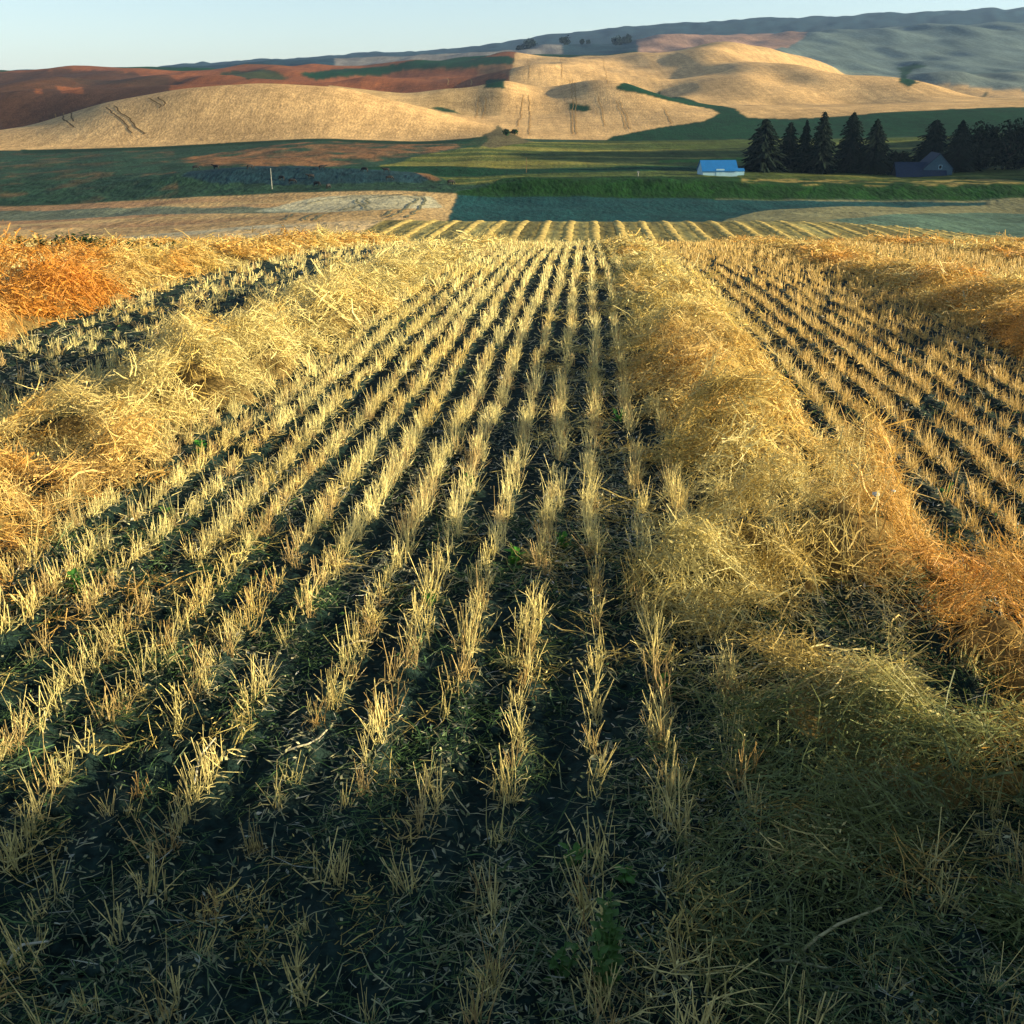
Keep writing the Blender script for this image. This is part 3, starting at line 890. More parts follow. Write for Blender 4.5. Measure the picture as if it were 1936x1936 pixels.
WL = {0: 'broad golden windrow of straw with a dark hollow, running up the right', -1: 'pale fluffy straw windrow left of the bare rows', -2: 'orange straw windrow behind the pale one on the left',
      -3: 'low orange windrow near the crest on the far left', 1: 'orange straw windrow along the upper right of the near field', 2: 'orange windrow by the tall weeds at the right edge', -4: 'thin windrow under the green weeds at the left crest',
      3: 'faint windrow on the crest at the far right'}
for k in (0, -1, -2, -3, -4, 1, 2, 3):
    c0 = WR0 + k * WIND
    b0, b1 = (1.3 if k == 0 else max(2.5, abs(c0) / 0.62 - 2)), 41.0
    bs = [b0]
    while bs[-1] < b1: bs.append(bs[-1] * 1.014 + 0.014)
    bs = np.array(bs); as_ = np.linspace(c0 - 1.05, c0 + 1.05, 44)
    Aw, Bw = np.meshgrid(as_, bs)
    Xw, Yw = from_row(Aw, Bw)
    hw_ = wind_shape(Aw, Bw, k)
    Zw = soil_z(Xw, Yw, False) + hw_ * 0.52 - 0.06 + (fbm(Aw / 0.06, Bw / 0.06, 64, 2) - 0.5) * 0.03
    iw = np.arange(Aw.size).reshape(Aw.shape)
    qw = np.stack([iw[:-1, :-1], iw[:-1, 1:], iw[1:, 1:], iw[1:, :-1]], -1).reshape(-1, 4)
    root = empty('straw_windrow', (0, 0, 0))
    tag(root, WL[k], 'windrow')
    obj('mound', mesh_np('mound', np.stack([Xw, Yw, Zw], -1).reshape(-1, 3), qw), M_MOUND, root)
    parts = []
    for (ya, yb, den, nf, seg, wid, szm) in ((1.0, 4.6, 120, 60, 3, (0.0014, 0.0027), 0.80), (4.6, 9.0, 95, 46, 3, (0.0022, 0.0045), 0.95), (9.0, 16.0, 48, 36, 2, (0.004, 0.008), 1.35), (16.0, 33.0, 20, 28, 2, (0.008, 0.014), 1.9)):
        bl, bh = max(b0, ya - 0.8), yb + 0.8
        if bh <= bl: continue
        n = int(den * (bh - bl) * 2.0)
        b = RNG.uniform(bl, bh, n); a = c0 + RNG.uniform(-1.0, 1.0, n)
        X, Y = from_row(a, b)
        h = wind_shape(a, b, k)
        keep = (Y >= ya) & (Y < yb) & in_view(X, Y) & (RNG.random(n) < 0.85 * sstep(0.012, 0.075, h) + 0.15 * sstep(0.12, 0.2, h) + 0.08)
        X, Y, a, b, h = (q[keep] for q in (X, Y, a, b, h))
        m = len(X)
        if m == 0: continue
        size = szm * RNG.uniform(0.7, 1.35, m)
        Z = soil_z(X, Y, False) + h - 0.03 * np.minimum(size, 1) + np.abs(RNG.normal(0, 0.018, m)) * np.minimum(size, 1)
        e = 0.05
        gx = (wind_shape(*to_row(X + e, Y), k) - wind_shape(*to_row(X - e, Y), k)) / (2 * e)
        gy = (wind_shape(*to_row(X, Y + e), k) - wind_shape(*to_row(X, Y - e), k)) / (2 * e)
        mixo = np.clip(0.08 + 1.5 * (fbm(a / 0.7, b / 0.9, 90, 2) - 0.44) + {0: -0.15, -1: -0.25, -2: 0.25, -3: 0.3, -4: 0.2, 1: 0.25, 2: 0.4, 3: 0.3}[k], 0, 1)
        if k == 0: mixo = np.clip(mixo + 0.6 * sstep(0.85, 1.2, a) * (1 - sstep(3.5, 7, b)), 0, 1)  # orange of the right view edge, a vignette tone in the colour
        if k == -1: mixo = np.clip(mixo + 0.45 * (1 - sstep(4.0, 5.2, b)), 0, 1)
        if k in (-2, -3): mixo = np.clip(mixo + 0.6 * (1 - sstep(-0.42, -0.30, X / Y)), 0, 1)  # orange toward the left view edge is vignette tone put into the colour
        tint = STRAW_A * (1 - mixo[:, None]) + STRAW_O * mixo[:, None]
        pale = (RNG.random(m) < (0.45 if k != -1 else 0.8))[:, None] * (1 - mixo[:, None]) * 0.8
        tint = tint * (1 - pale) + STRAW_P * pale
        if k == 0:
            g = (1 - sstep(2.3, 3.3, b + 0.35 * (a - 0.6)))[:, None] * 0.9 * (RNG.random(m) < 0.85)[:, None]  # green vine at the front, also darkened to carry the foreground shade
            lf = (1 - sstep(0.30, 0.70, a))[:, None] * 0.25  # teal shade of the left flank put into the straw colour
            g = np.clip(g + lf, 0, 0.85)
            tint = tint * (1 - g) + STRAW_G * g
        tint = tint * RNG.uniform(0.75, 1.12, m)[:, None]
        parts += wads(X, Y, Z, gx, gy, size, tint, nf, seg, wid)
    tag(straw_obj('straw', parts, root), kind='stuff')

# stubble rows: every drilled plant a fan of cut stalks
tp, ta_, tb_ = [], [], []
rows = np.arange(-130, 150)
for r in rows:
    a0 = ROWOFF + r * ROW
    b = [1.05]
    while b[-1] < 35: b.append(b[-1] + 0.040 + 0.0024 * max(b[-1] - 4, 0))
    b = np.array(b) + RNG.uniform(-0.02, 0.02, len(b))
    aa = a0 + RNG.normal(0, 0.013, len(b)) + (fbm(b / 1.6, b * 0 + r * 1.3, 101, 2) - 0.5) * 0.07 + (fbm(b / 5.0, b * 0, 102, 2) - 0.5) * 0.10
    X, Y = from_row(aa, b)
    k = in_view(X, Y, 0.15)
    if not k.any(): continue
    gap = fbm(b / 0.35, b * 0 + r * 3.7, 100, 2)
    kp = np.where(Y < 4, 0.62, 0.80) + 1.3 * (gap - 0.5)
    sparse = 0.55 + 0.45 * sstep(1.4, 3.2, Y)
    kp = kp - 0.56 * sstep(-5.2, -4.9, aa) * (1 - sstep(-3.4, -3.1, aa)) - 0.16 * sstep(1.25, 1.6, aa) * (1 - sstep(3.5, 4.0, aa))
    k &= RNG.random(len(b)) < np.clip(kp * sparse, 0.04, 0.97)
    kw = np.round((aa - WR0) / WIND).astype(int)
    hh_ = np.zeros(len(b))
    for q in np.unique(kw):
        if int(q) in WL: hh_[kw == q] = wind_shape(aa[kw == q], b[kw == q], int(q))
    k &= (hh_ < 0.05) & ~((aa > 0.50) & (aa < 1.1) & (b > 2.6) & (b < 3.8))
    tp.append(np.stack([X, Y], 1)[k]); ta_.append(aa[k]); tb_.append(b[k])
tp = np.concatenate(tp); ta_ = np.concatenate(ta_); tb_ = np.concatenate(tb_)
m = len(tp)
tz = soil_z(tp[:, 0], tp[:, 1], False)
tsc = RNG.uniform(0.62, 1.15, m) * (0.80 + 0.45 * fbm(ta_ / 0.2, tb_ / 0.8, 110, 2))
mb = fbm(tp[:, 0] / 0.45, tp[:, 1] / 0.6, 111, 3)
tt = STRAW_P[None] * (0.85 + 0.45 * RNG.random(m))[:, None]
w = np.clip((mb - 0.5) * 2.5, 0, 0.75)[:, None]
tt = tt * (1 - w) + STRAW_A * w
w = (RNG.random(m) < 0.22)[:, None] * 0.6
tt = tt * (1 - w) + STRAW_B * w
w = (1 - sstep(1.5, 3.0, tp[:, 1]))[:, None] * 0.35
tt = tt * (1 - w) + np.array([0.30, 0.30, 0.10]) * w
w = (sstep(1.1, 1.6, ta_) * 0.75)[:, None]
tt = tt * (1 - w) + np.array([0.56, 0.35, 0.10]) * w


def tuft_parts(px, py, pz, sc, tint, ns, seg3, radk=1.0):
    m = len(px); rep = np.repeat(np.arange(m), ns); n = len(rep)
    a = RNG.uniform(0, 6.283, n); r = RNG.random(n) * 0.028 * sc[rep]
    p = np.stack([px[rep] + r * np.cos(a), py[rep] + r * 1.5 * np.sin(a), pz[rep] - 0.01], 1)
    tl = np.abs(RNG.normal(0, 0.30, n)) + 0.03; ta2 = RNG.uniform(0, 6.283, n)
    ln_ = RNG.normal(0, 0.09, (m, 2))[rep]
    d = np.stack([np.sin(tl) * np.cos(ta2) + ln_[:, 0], np.sin(tl) * np.sin(ta2) + ln_[:, 1], np.cos(tl)], 1)
    L = RNG.uniform(0.045, 0.125, n) * np.where(RNG.random(n) < .15, 1.35, 1) * sc[rep]
    t = tint[rep] * RNG.uniform(0.75, 1.2, n)[:, None]
    rad = RNG.uniform(0.0008, 0.0017, n) * radk
    out = []
    if seg3:
        out.append(stems(p, d, L, rad, t, 0.06))
        k = RNG.random(n) < 0.4          # side twigs
        q = p[k] + nrm(d[k]) * (L[k] * RNG.uniform(.35, .8, k.sum()))[:, None]
        out.append(ribbons(q, nrm(d[k]) + RNG.normal(0, .6, (k.sum(), 3)), RNG.uniform(.02, .05, k.sum()), rad[k] * 1.5, t[k], 1))
        k = RNG.random(n) < 0.75         # curled leaves at the foot
        out.append(ribbons(p[k] + RNG.normal(0, .015, (k.sum(), 3)) * np.array([1, 1, .3]) + np.array([0, 0, .02]), rnd_dir(k.sum(), -.2, .6), RNG.uniform(.03, .08, k.sum()), RNG.uniform(.0018, .0035, k.sum()), t[k] * .9, 3, .5, .1))
    else:
        out.append(ribbons(p, d, L, rad * 2.3, t, 1, 0.05, 0.0, RNG.normal(0, .5, (n, 3)) + np.array([0.25, -1, 0.2])))
        k = RNG.random(n) < 0.55         # leaves and twigs fill the foot of the row
        out.append(ribbons(p[k] + RNG.normal(0, .018, (k.sum(), 3)) * np.array([1, 1, .4]) + np.array([0, 0, .025]), rnd_dir(k.sum(), -.1, .8), RNG.uniform(.025, .065, k.sum()), rad[k] * 2.6, t[k] * .92, 1))
    return out


order = np.argsort(tp[:, 1])
near = order[:290]; rest = order[290:]
rp = []
ry = tp[rest, 1]
for (ya, yb, ns, s3, rk) in ((0, 3.9, 11, True, 1.0), (3.9, 7.0, 15, False, 1.0), (7.0, 12.0, 10, False, 1.75), (12.0, 20.0, 6, False, 3.8), (20.0, 40.0, 5, False, 5.6)):
    q = rest[(ry >= ya) & (ry < yb)]
    rp += tuft_parts(tp[q, 0], tp[q, 1], tz[q], tsc[q], tt[q], ns, s3, rk)
tag(straw_obj('stubble_rows', rp), 'rows of pale cut stubble running up the field to the crest', 'stubble', kind='stuff')
TM = []
for i in range(24):
    c = tt[near[RNG.integers(len(near))]][None]
    V, Q, C = join(tuft_parts(np.zeros(1), np.zeros(1), np.zeros(1), np.ones(1), c, int(RNG.integers(8, 16)), True))
    me = mesh_np('stubble_tuft', V, Q, False); set_tint(me, C); me.materials.append(M_STRAW); TM.append(me)
for i in near:
    o = bpy.data.objects.new('stubble_tuft', TM[int(RNG.integers(len(TM)))])
    o.location = (tp[i, 0], tp[i, 1], tz[i]); o.rotation_euler = (RNG.normal(0, .1), RNG.normal(0, .1), RNG.uniform(0, 6.28)); o.scale = (tsc[i],) * 3
    tag(o, 'single tuft of cut straw stalks standing in the nearest bare rows', 'stubble tuft', 'stubble tufts in the nearest rows')
    COL.objects.link(o)

# straw litter between the rows
lp = []
for (ya, yb, n, wk) in ((1.05, 3.2, 42000, 1.0), (3.2, 6.5, 60000, 1.3), (6.5, 14, 54000, 2.3), (14, 30, 24000, 4.5)):
    Y = ya + (yb - ya) * RNG.random(n)
    X = RNG.uniform(-1, 1, n) * (FR * Y + 0.3)
    a, b = to_row(X, Y)
    pat = fbm(X / 0.45, Y / 0.6, 120, 3)
    rowp = 0.5 + 0.5 * np.cos(2 * np.pi * (a - ROWOFF) / ROW)
    k = RNG.random(n) < np.clip(0.12 + 1.9 * (pat - 0.36) + 0.2 * rowp, 0.06, 1)
    X, Y, a, pat = X[k], Y[k], a[k], pat[k]; m = len(X)
    Z = soil_z(X, Y) + RNG.uniform(0.001, 0.016, m)
    t = np.array([0.52, 0.47, 0.27])[None] * (1 - 0.45 * sstep(1.1, 1.6, a))[:, None] * RNG.uniform(0.35, 1.3, m)[:, None]
    w = (RNG.random(m) < 0.3)[:, None] * 0.6
    t = t * (1 - w) + STRAW_G * 0.9 * w
    w = (RNG.random(m) < 0.06)[:, None] * 0.9
    t = t * (1 - w) + np.array([0.62, 0.60, 0.52]) * w
    w = (RNG.random(m) < 0.08)[:, None] * 0.85
    t = t * (1 - w) + np.array([0.06, 0.17, 0.03]) * w
    fg = (1 - sstep(1.6, 3.2, Y))[:, None] * 0.5  # nearest litter darkened, foreground shade put into its colour
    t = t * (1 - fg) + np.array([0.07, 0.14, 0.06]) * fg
    h = RNG.random(m) < 0.62
    mh = h.sum()
    L = np.where(RNG.random(mh) < 0.08, RNG.uniform(.06, .13, mh), RNG.uniform(.015, .055, mh)) * wk ** .5
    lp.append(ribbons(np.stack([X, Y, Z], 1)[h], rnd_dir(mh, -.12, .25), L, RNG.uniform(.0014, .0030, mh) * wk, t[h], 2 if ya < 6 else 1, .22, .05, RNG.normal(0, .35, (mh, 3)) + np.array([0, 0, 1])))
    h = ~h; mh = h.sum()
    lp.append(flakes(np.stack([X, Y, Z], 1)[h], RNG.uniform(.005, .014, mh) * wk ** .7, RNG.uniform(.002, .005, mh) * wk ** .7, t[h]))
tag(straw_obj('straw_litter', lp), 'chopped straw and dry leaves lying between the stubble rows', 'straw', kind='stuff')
# vine straw lying loose in the foreground and below the right windrow
n = 900
Y = 1.1 + 3.2 * RNG.random(n)
X = RNG.uniform(-1, 1, n) * (FR * Y + 0.2)
a, b = to_row(X, Y)
k = RNG.random(n) < np.clip(0.52 + 0.38 * sstep(0.0, 0.5, a) * (1 - sstep(2.6, 4.0, Y)), 0, 1)
X, Y = X[k], Y[k]; m = len(X)
Z = soil_z(X, Y)
lt = STRAW_G[None] * RNG.uniform(0.5, 1.2, m)[:, None]  # green vine colour, kept dark to carry the foreground shade
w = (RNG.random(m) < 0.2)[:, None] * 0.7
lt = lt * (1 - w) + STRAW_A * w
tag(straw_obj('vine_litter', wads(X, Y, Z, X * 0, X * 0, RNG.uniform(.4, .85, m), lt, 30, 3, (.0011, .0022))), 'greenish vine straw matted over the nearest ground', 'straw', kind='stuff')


def clod_mesh(i):
    bm = bmesh.new()
    bmesh.ops.create_icosphere(bm, subdivisions=1, radius=1)
    for v in bm.verts:
        q = float(fbm(v.co.x * 1.3 + i * 5, v.co.y * 1.3 + v.co.z * 2.1, 80 + i, 3))
        v.co *= 0.6 + 0.8 * q
        v.co.z *= 0.7
    me = bpy.data.meshes.new(f'clod_{i}'); bm.to_mesh(me); bm.free()
    return me


# loose clods, joined
cm = clod_mesh(1)
cv = np.array([v.co[:] for v in cm.vertices]); cf = np.array([p.vertices[:] for p in cm.polygons])
n = 2600
Y = 1.1 + 6 * RNG.random(n)
X = RNG.uniform(-1, 1, n) * (FR * Y + 0.2)
k = fbm(X / 0.6, Y / 0.6, 130, 2) > 0.47
X, Y = X[k], Y[k]; m = len(X)
rz = RNG.uniform(0, 6.28, m); r_ = np.minimum(RNG.gamma(2.0, 0.005, m) + 0.004, 0.017)
rot = np.stack([np.cos(rz), -np.sin(rz), 0 * rz, np.sin(rz), np.cos(rz), 0 * rz, 0 * rz, 0 * rz, 1 + 0 * rz], 1).reshape(m, 3, 3)
CV = np.einsum('mij,vj->mvi', rot, cv) * (r_[:, None] * RNG.uniform(.7, 1.3, (m, 3)))[:, None, :] + np.stack([X, Y, soil_z(X, Y) + .003], 1)[:, None, :]
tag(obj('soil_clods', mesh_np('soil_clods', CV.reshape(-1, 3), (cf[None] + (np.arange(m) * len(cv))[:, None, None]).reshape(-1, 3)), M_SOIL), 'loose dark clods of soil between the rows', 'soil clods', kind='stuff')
# dry grass fringe on the added shade bank
n = 1500
X = RNG.uniform(2.6, 7, n); Y = RNG.uniform(-1.0, 2.9, n)
Z = near_z(np.maximum(Y, 0)) - 0.06 + shade_bank_h(X, Y)
tag(straw_obj('shade_bank_grass', tuft_parts(X, Y, Z, RNG.uniform(1.2, 2.6, n), STRAW_A[None] * RNG.uniform(.5, 1, n)[:, None], 8, False, 1.5)), 'dry grass on the added bank beside the photographer', 'grass', kind='stuff')

# windrows of the striped field beyond the crest
nst = 0
for j, k in enumerate(range(-9, 18)):
    c0 = WR0 + k * WIND
    bs = np.arange(109, 159, 0.35); as_ = np.linspace(-0.75, 0.75, 8)
    Aw, Bw = np.meshgrid(as_, bs)
    hwv = 0.75 + 0.35 * fbm(Bw / 3.0, Bw * 0 + k, 140, 2)
    h = 0.16 * np.clip(1 - (Aw / 0.72) ** 2, 0, 1) * (0.15 + 1.6 * fbm((Aw + c0) / 0.4, Bw / 0.7, 141, 3))
    Ac = Aw * hwv + c0 + 0.35 * (fbm(Bw / 9, Bw * 0 + k * 1.7, 142, 2) - 0.5)
    Xw, Yw = from_row(Ac, Bw)
    ok = (np.abs(Xw / Yw) < 0.56).all()
    if not (np.abs(Xw / Yw).min() < 0.50): continue
    bsel = Yw.mean(1) < 157
    Zw = land(Xw, Yw) + h - 0.04
    cut = 0
    if k <= -9: continue
    sh = bs.size
    iw = np.arange(Aw.size).reshape(Aw.shape)
    qw = np.stack([iw[:-1, :-1], iw[:-1, 1:], iw[1:, 1:], iw[1:, :-1]], -1).reshape(-1, 4)
    me = mesh_np('straw_windrow', np.stack([Xw, Yw, Zw], -1).reshape(-1, 3), qw)
    tag(obj('straw_windrow', me, simple_mat('far_straw', (0.42, 0.31, 0.10), 0.95, 0.5, 1.4, 0.05) if j == 0 or 'M_FSTRAW' not in globals() else M_FSTRAW),
        ORD[nst] + ' thin yellow windrow from the left on the striped field', 'windrow', 'windrows of the striped field')
    nst += 1
    M_FSTRAW = me.materials[0]

# ------------------------------------------------------------------ weeds, stalks, stones
def leaf(b, p, d, ln, wd):
    d = Vector(d).normalized(); sd = d.cross(Vector((0, 0, 1)))
    if sd.length < 0.1: sd = Vector((1, 0, 0))
    sd.normalize(); up = sd.cross(d)
    q = [p, p + d * ln * 0.35 + sd * wd * 0.5 + up * ln * 0.06, p + d * ln * 0.7 + sd * wd * 0.36, p + d * ln - up * ln * 0.08, p + d * ln * 0.7 - sd * wd * 0.36, p + d * ln * 0.35 - sd * wd * 0.5 + up * ln * 0.06]
    b.poly([q[0], q[1], q[2], q[3]]); b.poly([q[0], q[3], q[4], q[5]])


def weed(u, v, hgt, label, nst=4, lsize=0.045, col=(0.07, 0.20, 0.02), name='green_weed', group=None, spread=0.3, Yovr=None):
    X, Y, Z = ground_at(u, v, 1.0)
    r = empty(name, (X, Y, float(soil_z(np.array(X), np.array(Y), False))))
    tag(r, label, 'weed', group)
    st, lv = MB(), MB()
    for k in range(nst):
        a = random.uniform(0, 6.283); tl = random.uniform(0.05, spread)
        d = Vector((math.sin(tl) * math.cos(a), math.sin(tl) * math.sin(a), math.cos(tl)))
        L_ = hgt * random.uniform(0.6, 1.0)
        p0 = Vector((random.gauss(0, 0.008), random.gauss(0, 0.008), -0.01))
        pts = [p0 + d * L_ * t + Vector((0.02 * math.sin(3 * t + a), 0.02 * math.cos(2 * t), 0)) * t * L_ for t in (0, .33, .66, 1)]
        st.tube(pts, [0.003, 0.0026, 0.002, 0.0012], 4, False)
        nl = max(4, int(L_ / (lsize * 0.42)))
        for q in range(nl):
            t = 0.12 + 0.88 * q / nl; base = pts[0].lerp(pts[-1], t); aa = q * 2.4 + a
            leaf(lv, base, (math.cos(aa), math.sin(aa), random.uniform(0.1, 0.9)), lsize * random.uniform(0.6, 1.1) * (1.1 - 0.5 * t), lsize * 0.5)
    s_ = st.build('stems', M_LEAF, r); l_ = lv.build('leaves', M_LEAF, r)
    set_tint(s_.data, [c * 1.1 + 0.02 for c in col]); set_tint(l_.data, col)
    for o in (s_, l_): o['kind'] = 'stuff'
    return r


weed(1150, 1868, 0.24, 'tall green leafy weed at the bottom edge right of centre', 8, 0.036, (0.055, 0.13, 0.025), spread=0.38)
weed(1060, 1850, 0.12, 'small green weed at the bottom edge beside the tall one', 4, 0.032, (0.05, 0.13, 0.025))
weed(1085, 1640, 0.10, 'two-leaved green sprout in the centre foreground row', 3, 0.036, (0.07, 0.18, 0.03))
weed(1185, 1660, 0.07, 'low green sprout right of the centre row near the bottom', 3, 0.04, (0.07, 0.20, 0.03))
weed(1252, 1308, 0.05, 'bright round-leaved green seedling near the right windrow', 2, 0.045, (0.06, 0.22, 0.02))
weed(975, 1062, 0.12, 'green weed in the middle of the centre row', 4, 0.045, (0.07, 0.26, 0.02))
weed(815, 1150, 0.08, 'small green weed left of the centre row', 3, 0.04, (0.06, 0.20, 0.02))
weed(1065, 1030, 0.12, 'green weed just right of the brightest centre row', 4, 0.045, (0.07, 0.24, 0.02))
weed(375, 862, 0.12, 'green weed at the foot of the pale left windrow', 5, 0.05, (0.07, 0.26, 0.03), spread=0.6)
weed(315, 975, 0.09, 'green sprout below the left windrow in the second row', 3, 0.045, (0.06, 0.22, 0.03))
weed(145, 1115, 0.12, 'green weed among tufts at the left edge', 4, 0.05, (0.06, 0.20, 0.03))
weed(885, 925, 0.08, 'low green weed left of the centre rows', 3, 0.045, (0.06, 0.20, 0.02))
weed(1170, 800, 0.10, 'green weed beside the dark left foot of the right windrow', 4, 0.05, (0.05, 0.18, 0.03))
weed(1785, 940, 0.08, 'green weed between the stubble rows at the right edge', 3, 0.05, (0.06, 0.20, 0.03))
for (u, v, h_, lb) in ((1656, 505, 0.55, 'tallest thin weed stalk on the right by the orange windrow'), (1682, 515, 0.50, 'second thin weed stalk from the left on the right side'),
                       (1712, 520, 0.46, 'bushier weed stalk, rightmost of the three tall ones')):
    weed(u, v, h_, lb, 2 if u < 1700 else 4, 0.05, (0.07, 0.09, 0.03), 'weed_stalk', None, 0.12 if u < 1700 else 0.3)
for i, (u, h_, n_) in enumerate(((40, .55, 12), (80, .55, 14), (112, .6, 16), (140, .65, 18), (165, .65, 18), (190, .55, 14), (225, .42, 10), (250, .5, 12), (295, .5, 10), (330, .4, 6))):
    weed(u, 480, h_ * 0.62, ORD[i] + ' green weed clump from the left on the far left crest', n_ * 2, 0.085, (0.022, 0.06, 0.012), 'weed_clump', 'green weed clumps on the left crest', 0.75)


def stalk(u0, v0, u1, v1, lift, rad, label, col):
    X0, Y0, _ = ground_at(u0, v0); X1, Y1, _ = ground_at(u1, v1)
    z0 = float(soil_z(np.array(X0), np.array(Y0), False)) + 0.02; z1 = float(soil_z(np.array(X1), np.array(Y1), False)) + lift
    b = MB()
    c = Vector(((X0 + X1) / 2, (Y0 + Y1) / 2, (z0 + z1) / 2))
    p0 = Vector((X0, Y0, z0)) - c; p1 = Vector((X1, Y1, z1)) - c
    mid = (p0 + p1) / 2 + Vector((0, 0, 0.012)) + rv(0.006)
    b.tube([p0, p0.lerp(mid, .5) + rv(.003), mid, mid.lerp(p1, .5) + rv(.003), p1], [rad, rad, rad * .95, rad * .85, rad * .7], 6, True)
    o = b.build('straw_stalk', M_STRAW, None, tuple(c), True)
    set_tint(o.data, col)
    tag(o, label, 'straw stalk')


stalk(1500, 1835, 1660, 1760, 0.05, 0.0035, 'long pale straw stalk lying in the dark lower right', (0.45, 0.42, 0.22))
stalk(1460, 1845, 1570, 1840, 0.02, 0.003, 'short flat straw lying below the long stalk lower right', (0.35, 0.36, 0.2))
stalk(1688, 1475, 1722, 1415, 0.07, 0.003, 'crooked whitish twig standing in the vines at lower right', (0.6, 0.55, 0.38))
stalk(370, 1500, 410, 1420, 0.04, 0.003, 'pale straw lying across the dark soil at lower left', (0.5, 0.47, 0.35))
stalk(540, 1440, 620, 1400, 0.03, 0.003, 'straw lying right of the lower left tufts', (0.5, 0.45, 0.3))
stalk(640, 1245, 705, 1222, 0.02, 0.004, 'thick straw lying between rows left of centre', (0.6, 0.5, 0.3))
stalk(1385, 1300, 1480, 1275, 0.03, 0.003, 'pale straw lying flat below the dark hollow', (0.6, 0.55, 0.35))
stalk(20, 1850, 95, 1800, 0.03, 0.003, 'pale straw near the bottom left corner', (0.5, 0.5, 0.4))

for (u, v, r_, lb) in ((1636, 1028, 0.014, 'larger white stone on the straw right of the hollow'), (1668, 1027, 0.009, 'smaller white stone on the straw right of the hollow')):
    X, Y, Z = ground_at(u, v + 60)
    a, b = to_row(np.array(X), np.array(Y))
    me = clod_mesh(int(r_ * 1000))
    o = obj('pale_stone', me, M_STONE, None, (X, Y, float(soil_z(np.array(X), np.array(Y), False) + wind_shape(a, b, 0)) + 0.02))
    o.scale = (r_, r_, r_ * 0.8)
    tag(o, lb, 'stone')


# ------------------------------------------------------------------ farm: trees, barn, house, poles, cattle
def spruce(X, Y, hgt, wid, label, seed, bare=0.06):
    rnd = random.Random(seed)
    Z = float(land(X, Y))
    r = empty('spruce_tree', (X, Y, Z - 0.2)); tag(r, label, 'tree')
    t = MB(); t.tube([(0, 0, 0), (0.05, 0, hgt * .5), (0, 0, hgt * .97)], [hgt * .018 + .08, hgt * .01, 0.03], 7)
    t.build('trunk', M_BARK, r)
    b = MB()
    z = hgt * bare
    ex = rnd.uniform(0.62, 1.0); sk = rnd.uniform(-0.02, 0.02)
    while z < hgt * 0.985:
        f = (z / hgt - bare) / (1 - bare)
        R = wid * 0.5 * ((1 - f) ** ex) * (0.55 + 0.45 * min(1, f * 7 + 0.35)) * rnd.uniform(0.62, 1.16) + 0.16
        n = max(5, int(6 + 7 * (1 - f)))
        a0 = rnd.uniform(0, 6.28)
        for k in range(n):
            a = a0 + 6.283 * k / n + rnd.uniform(-.25, .25)
            L_ = R * rnd.uniform(0.62, 1.18)
            dr = L_ * rnd.uniform(0.12, 0.38)
            ca, sa = math.cos(a), math.sin(a)
            sg = 4 if L_ > 1 else 2
            for q in range(sg):      # sprays of twigs hanging off the limb
                t0, t1 = q / sg, (q + 1.25) / sg
                w = L_ * 0.26 * (1.15 - 0.75 * t1) + 0.12
                def P_(t, side, dz=0.0):
                    d = L_ * t
                    return (ca * d - sa * side, sa * d + ca * side, z - dr * t * t + dz)
                h_ = rnd.uniform(.25, .7) * (0.4 + 0.6 * (1 - f))
                b.poly([P_(t0, -w * .35), P_(t1, -w * rnd.uniform(.6, 1.2), -h_ * .6), P_(t1 + .08, 0, .05), P_(t0, 0, .12)])
                b.poly([P_(t0, 0, .12), P_(t1 + .08, 0, .05), P_(t1, w * rnd.uniform(.6, 1.2), -h_ * .6), P_(t0, w * .35)])
                b.poly([P_(t0, 0, .1), P_(t1, 0, 0), P_(t1, rnd.uniform(-.2, .2), -h_), P_((t0 + t1) / 2, rnd.uniform(-.2, .2), -h_ * 1.2)])
        z += max(0.22, hgt * 0.026 * rnd.uniform(.8, 1.2) * (1.1 - 0.55 * f))
    b.tube([(0, 0, hgt * .93), (0, 0, hgt)], [.14, .02], 4)
    b.build('crown', M_NEEDLE, r)
    return r


def broadleaf(X, Y, hgt, wid, label, seed, mat=None, name='broadleaf_tree', lo=0.12, nl=1800, ls=0.5, cat='tree', group=None):
    rnd = random.Random(seed)
    Z = float(land(X, Y))
    r = empty(name, (X, Y, Z - 0.1)); tag(r, label, cat, group)
    t = MB(); t.tube([(0, 0, 0), (.1, 0, hgt * .35), (0, .1, hgt * .7)], [hgt * .03, hgt * .02, hgt * .008], 6)
    for k in range(5):
        a = k * 1.3; t.tube([(0, 0, hgt * .3), (math.cos(a) * wid * .3, math.sin(a) * wid * .3, hgt * .65)], [hgt * .012, hgt * .004], 4)
    t.build('trunk', M_BARK, r)
    b = MB()
    cl = []
    for k in range(22):
        while True:
            p = Vector((rnd.uniform(-1, 1), rnd.uniform(-1, 1), rnd.uniform(-1, 1)))
            if p.length < 1: break
        cl.append((Vector((p.x * wid * .40, p.y * wid * .40, hgt * (lo + (1 - lo) * (.5 + .42 * p.z)))), rnd.uniform(.14, .26) * wid))
    for k in range(nl):
        c, R = rnd.choice(cl)
        d = Vector((rnd.gauss(0, 1), rnd.gauss(0, 1), rnd.gauss(0, .9))).normalized() * R * rnd.random() ** .33
        p = c + d
        a = Vector((rnd.gauss(0, 1), rnd.gauss(0, 1), rnd.gauss(0, 1))).normalized(); e = a.cross(Vector((rnd.gauss(0, 1), rnd.gauss(0, 1), rnd.gauss(0, 1)))).normalized()
        s_ = ls * rnd.uniform(.5, 1.1)
        b.poly([p - a * s_, p + e * s_ * .6, p + a * s_, p - e * s_ * .6])
    b.build('crown', mat or M_FOLIAGE, r)
    return r


def spot(u, Y):
    s = float(s_of(u, 340)); return s * Y, Y


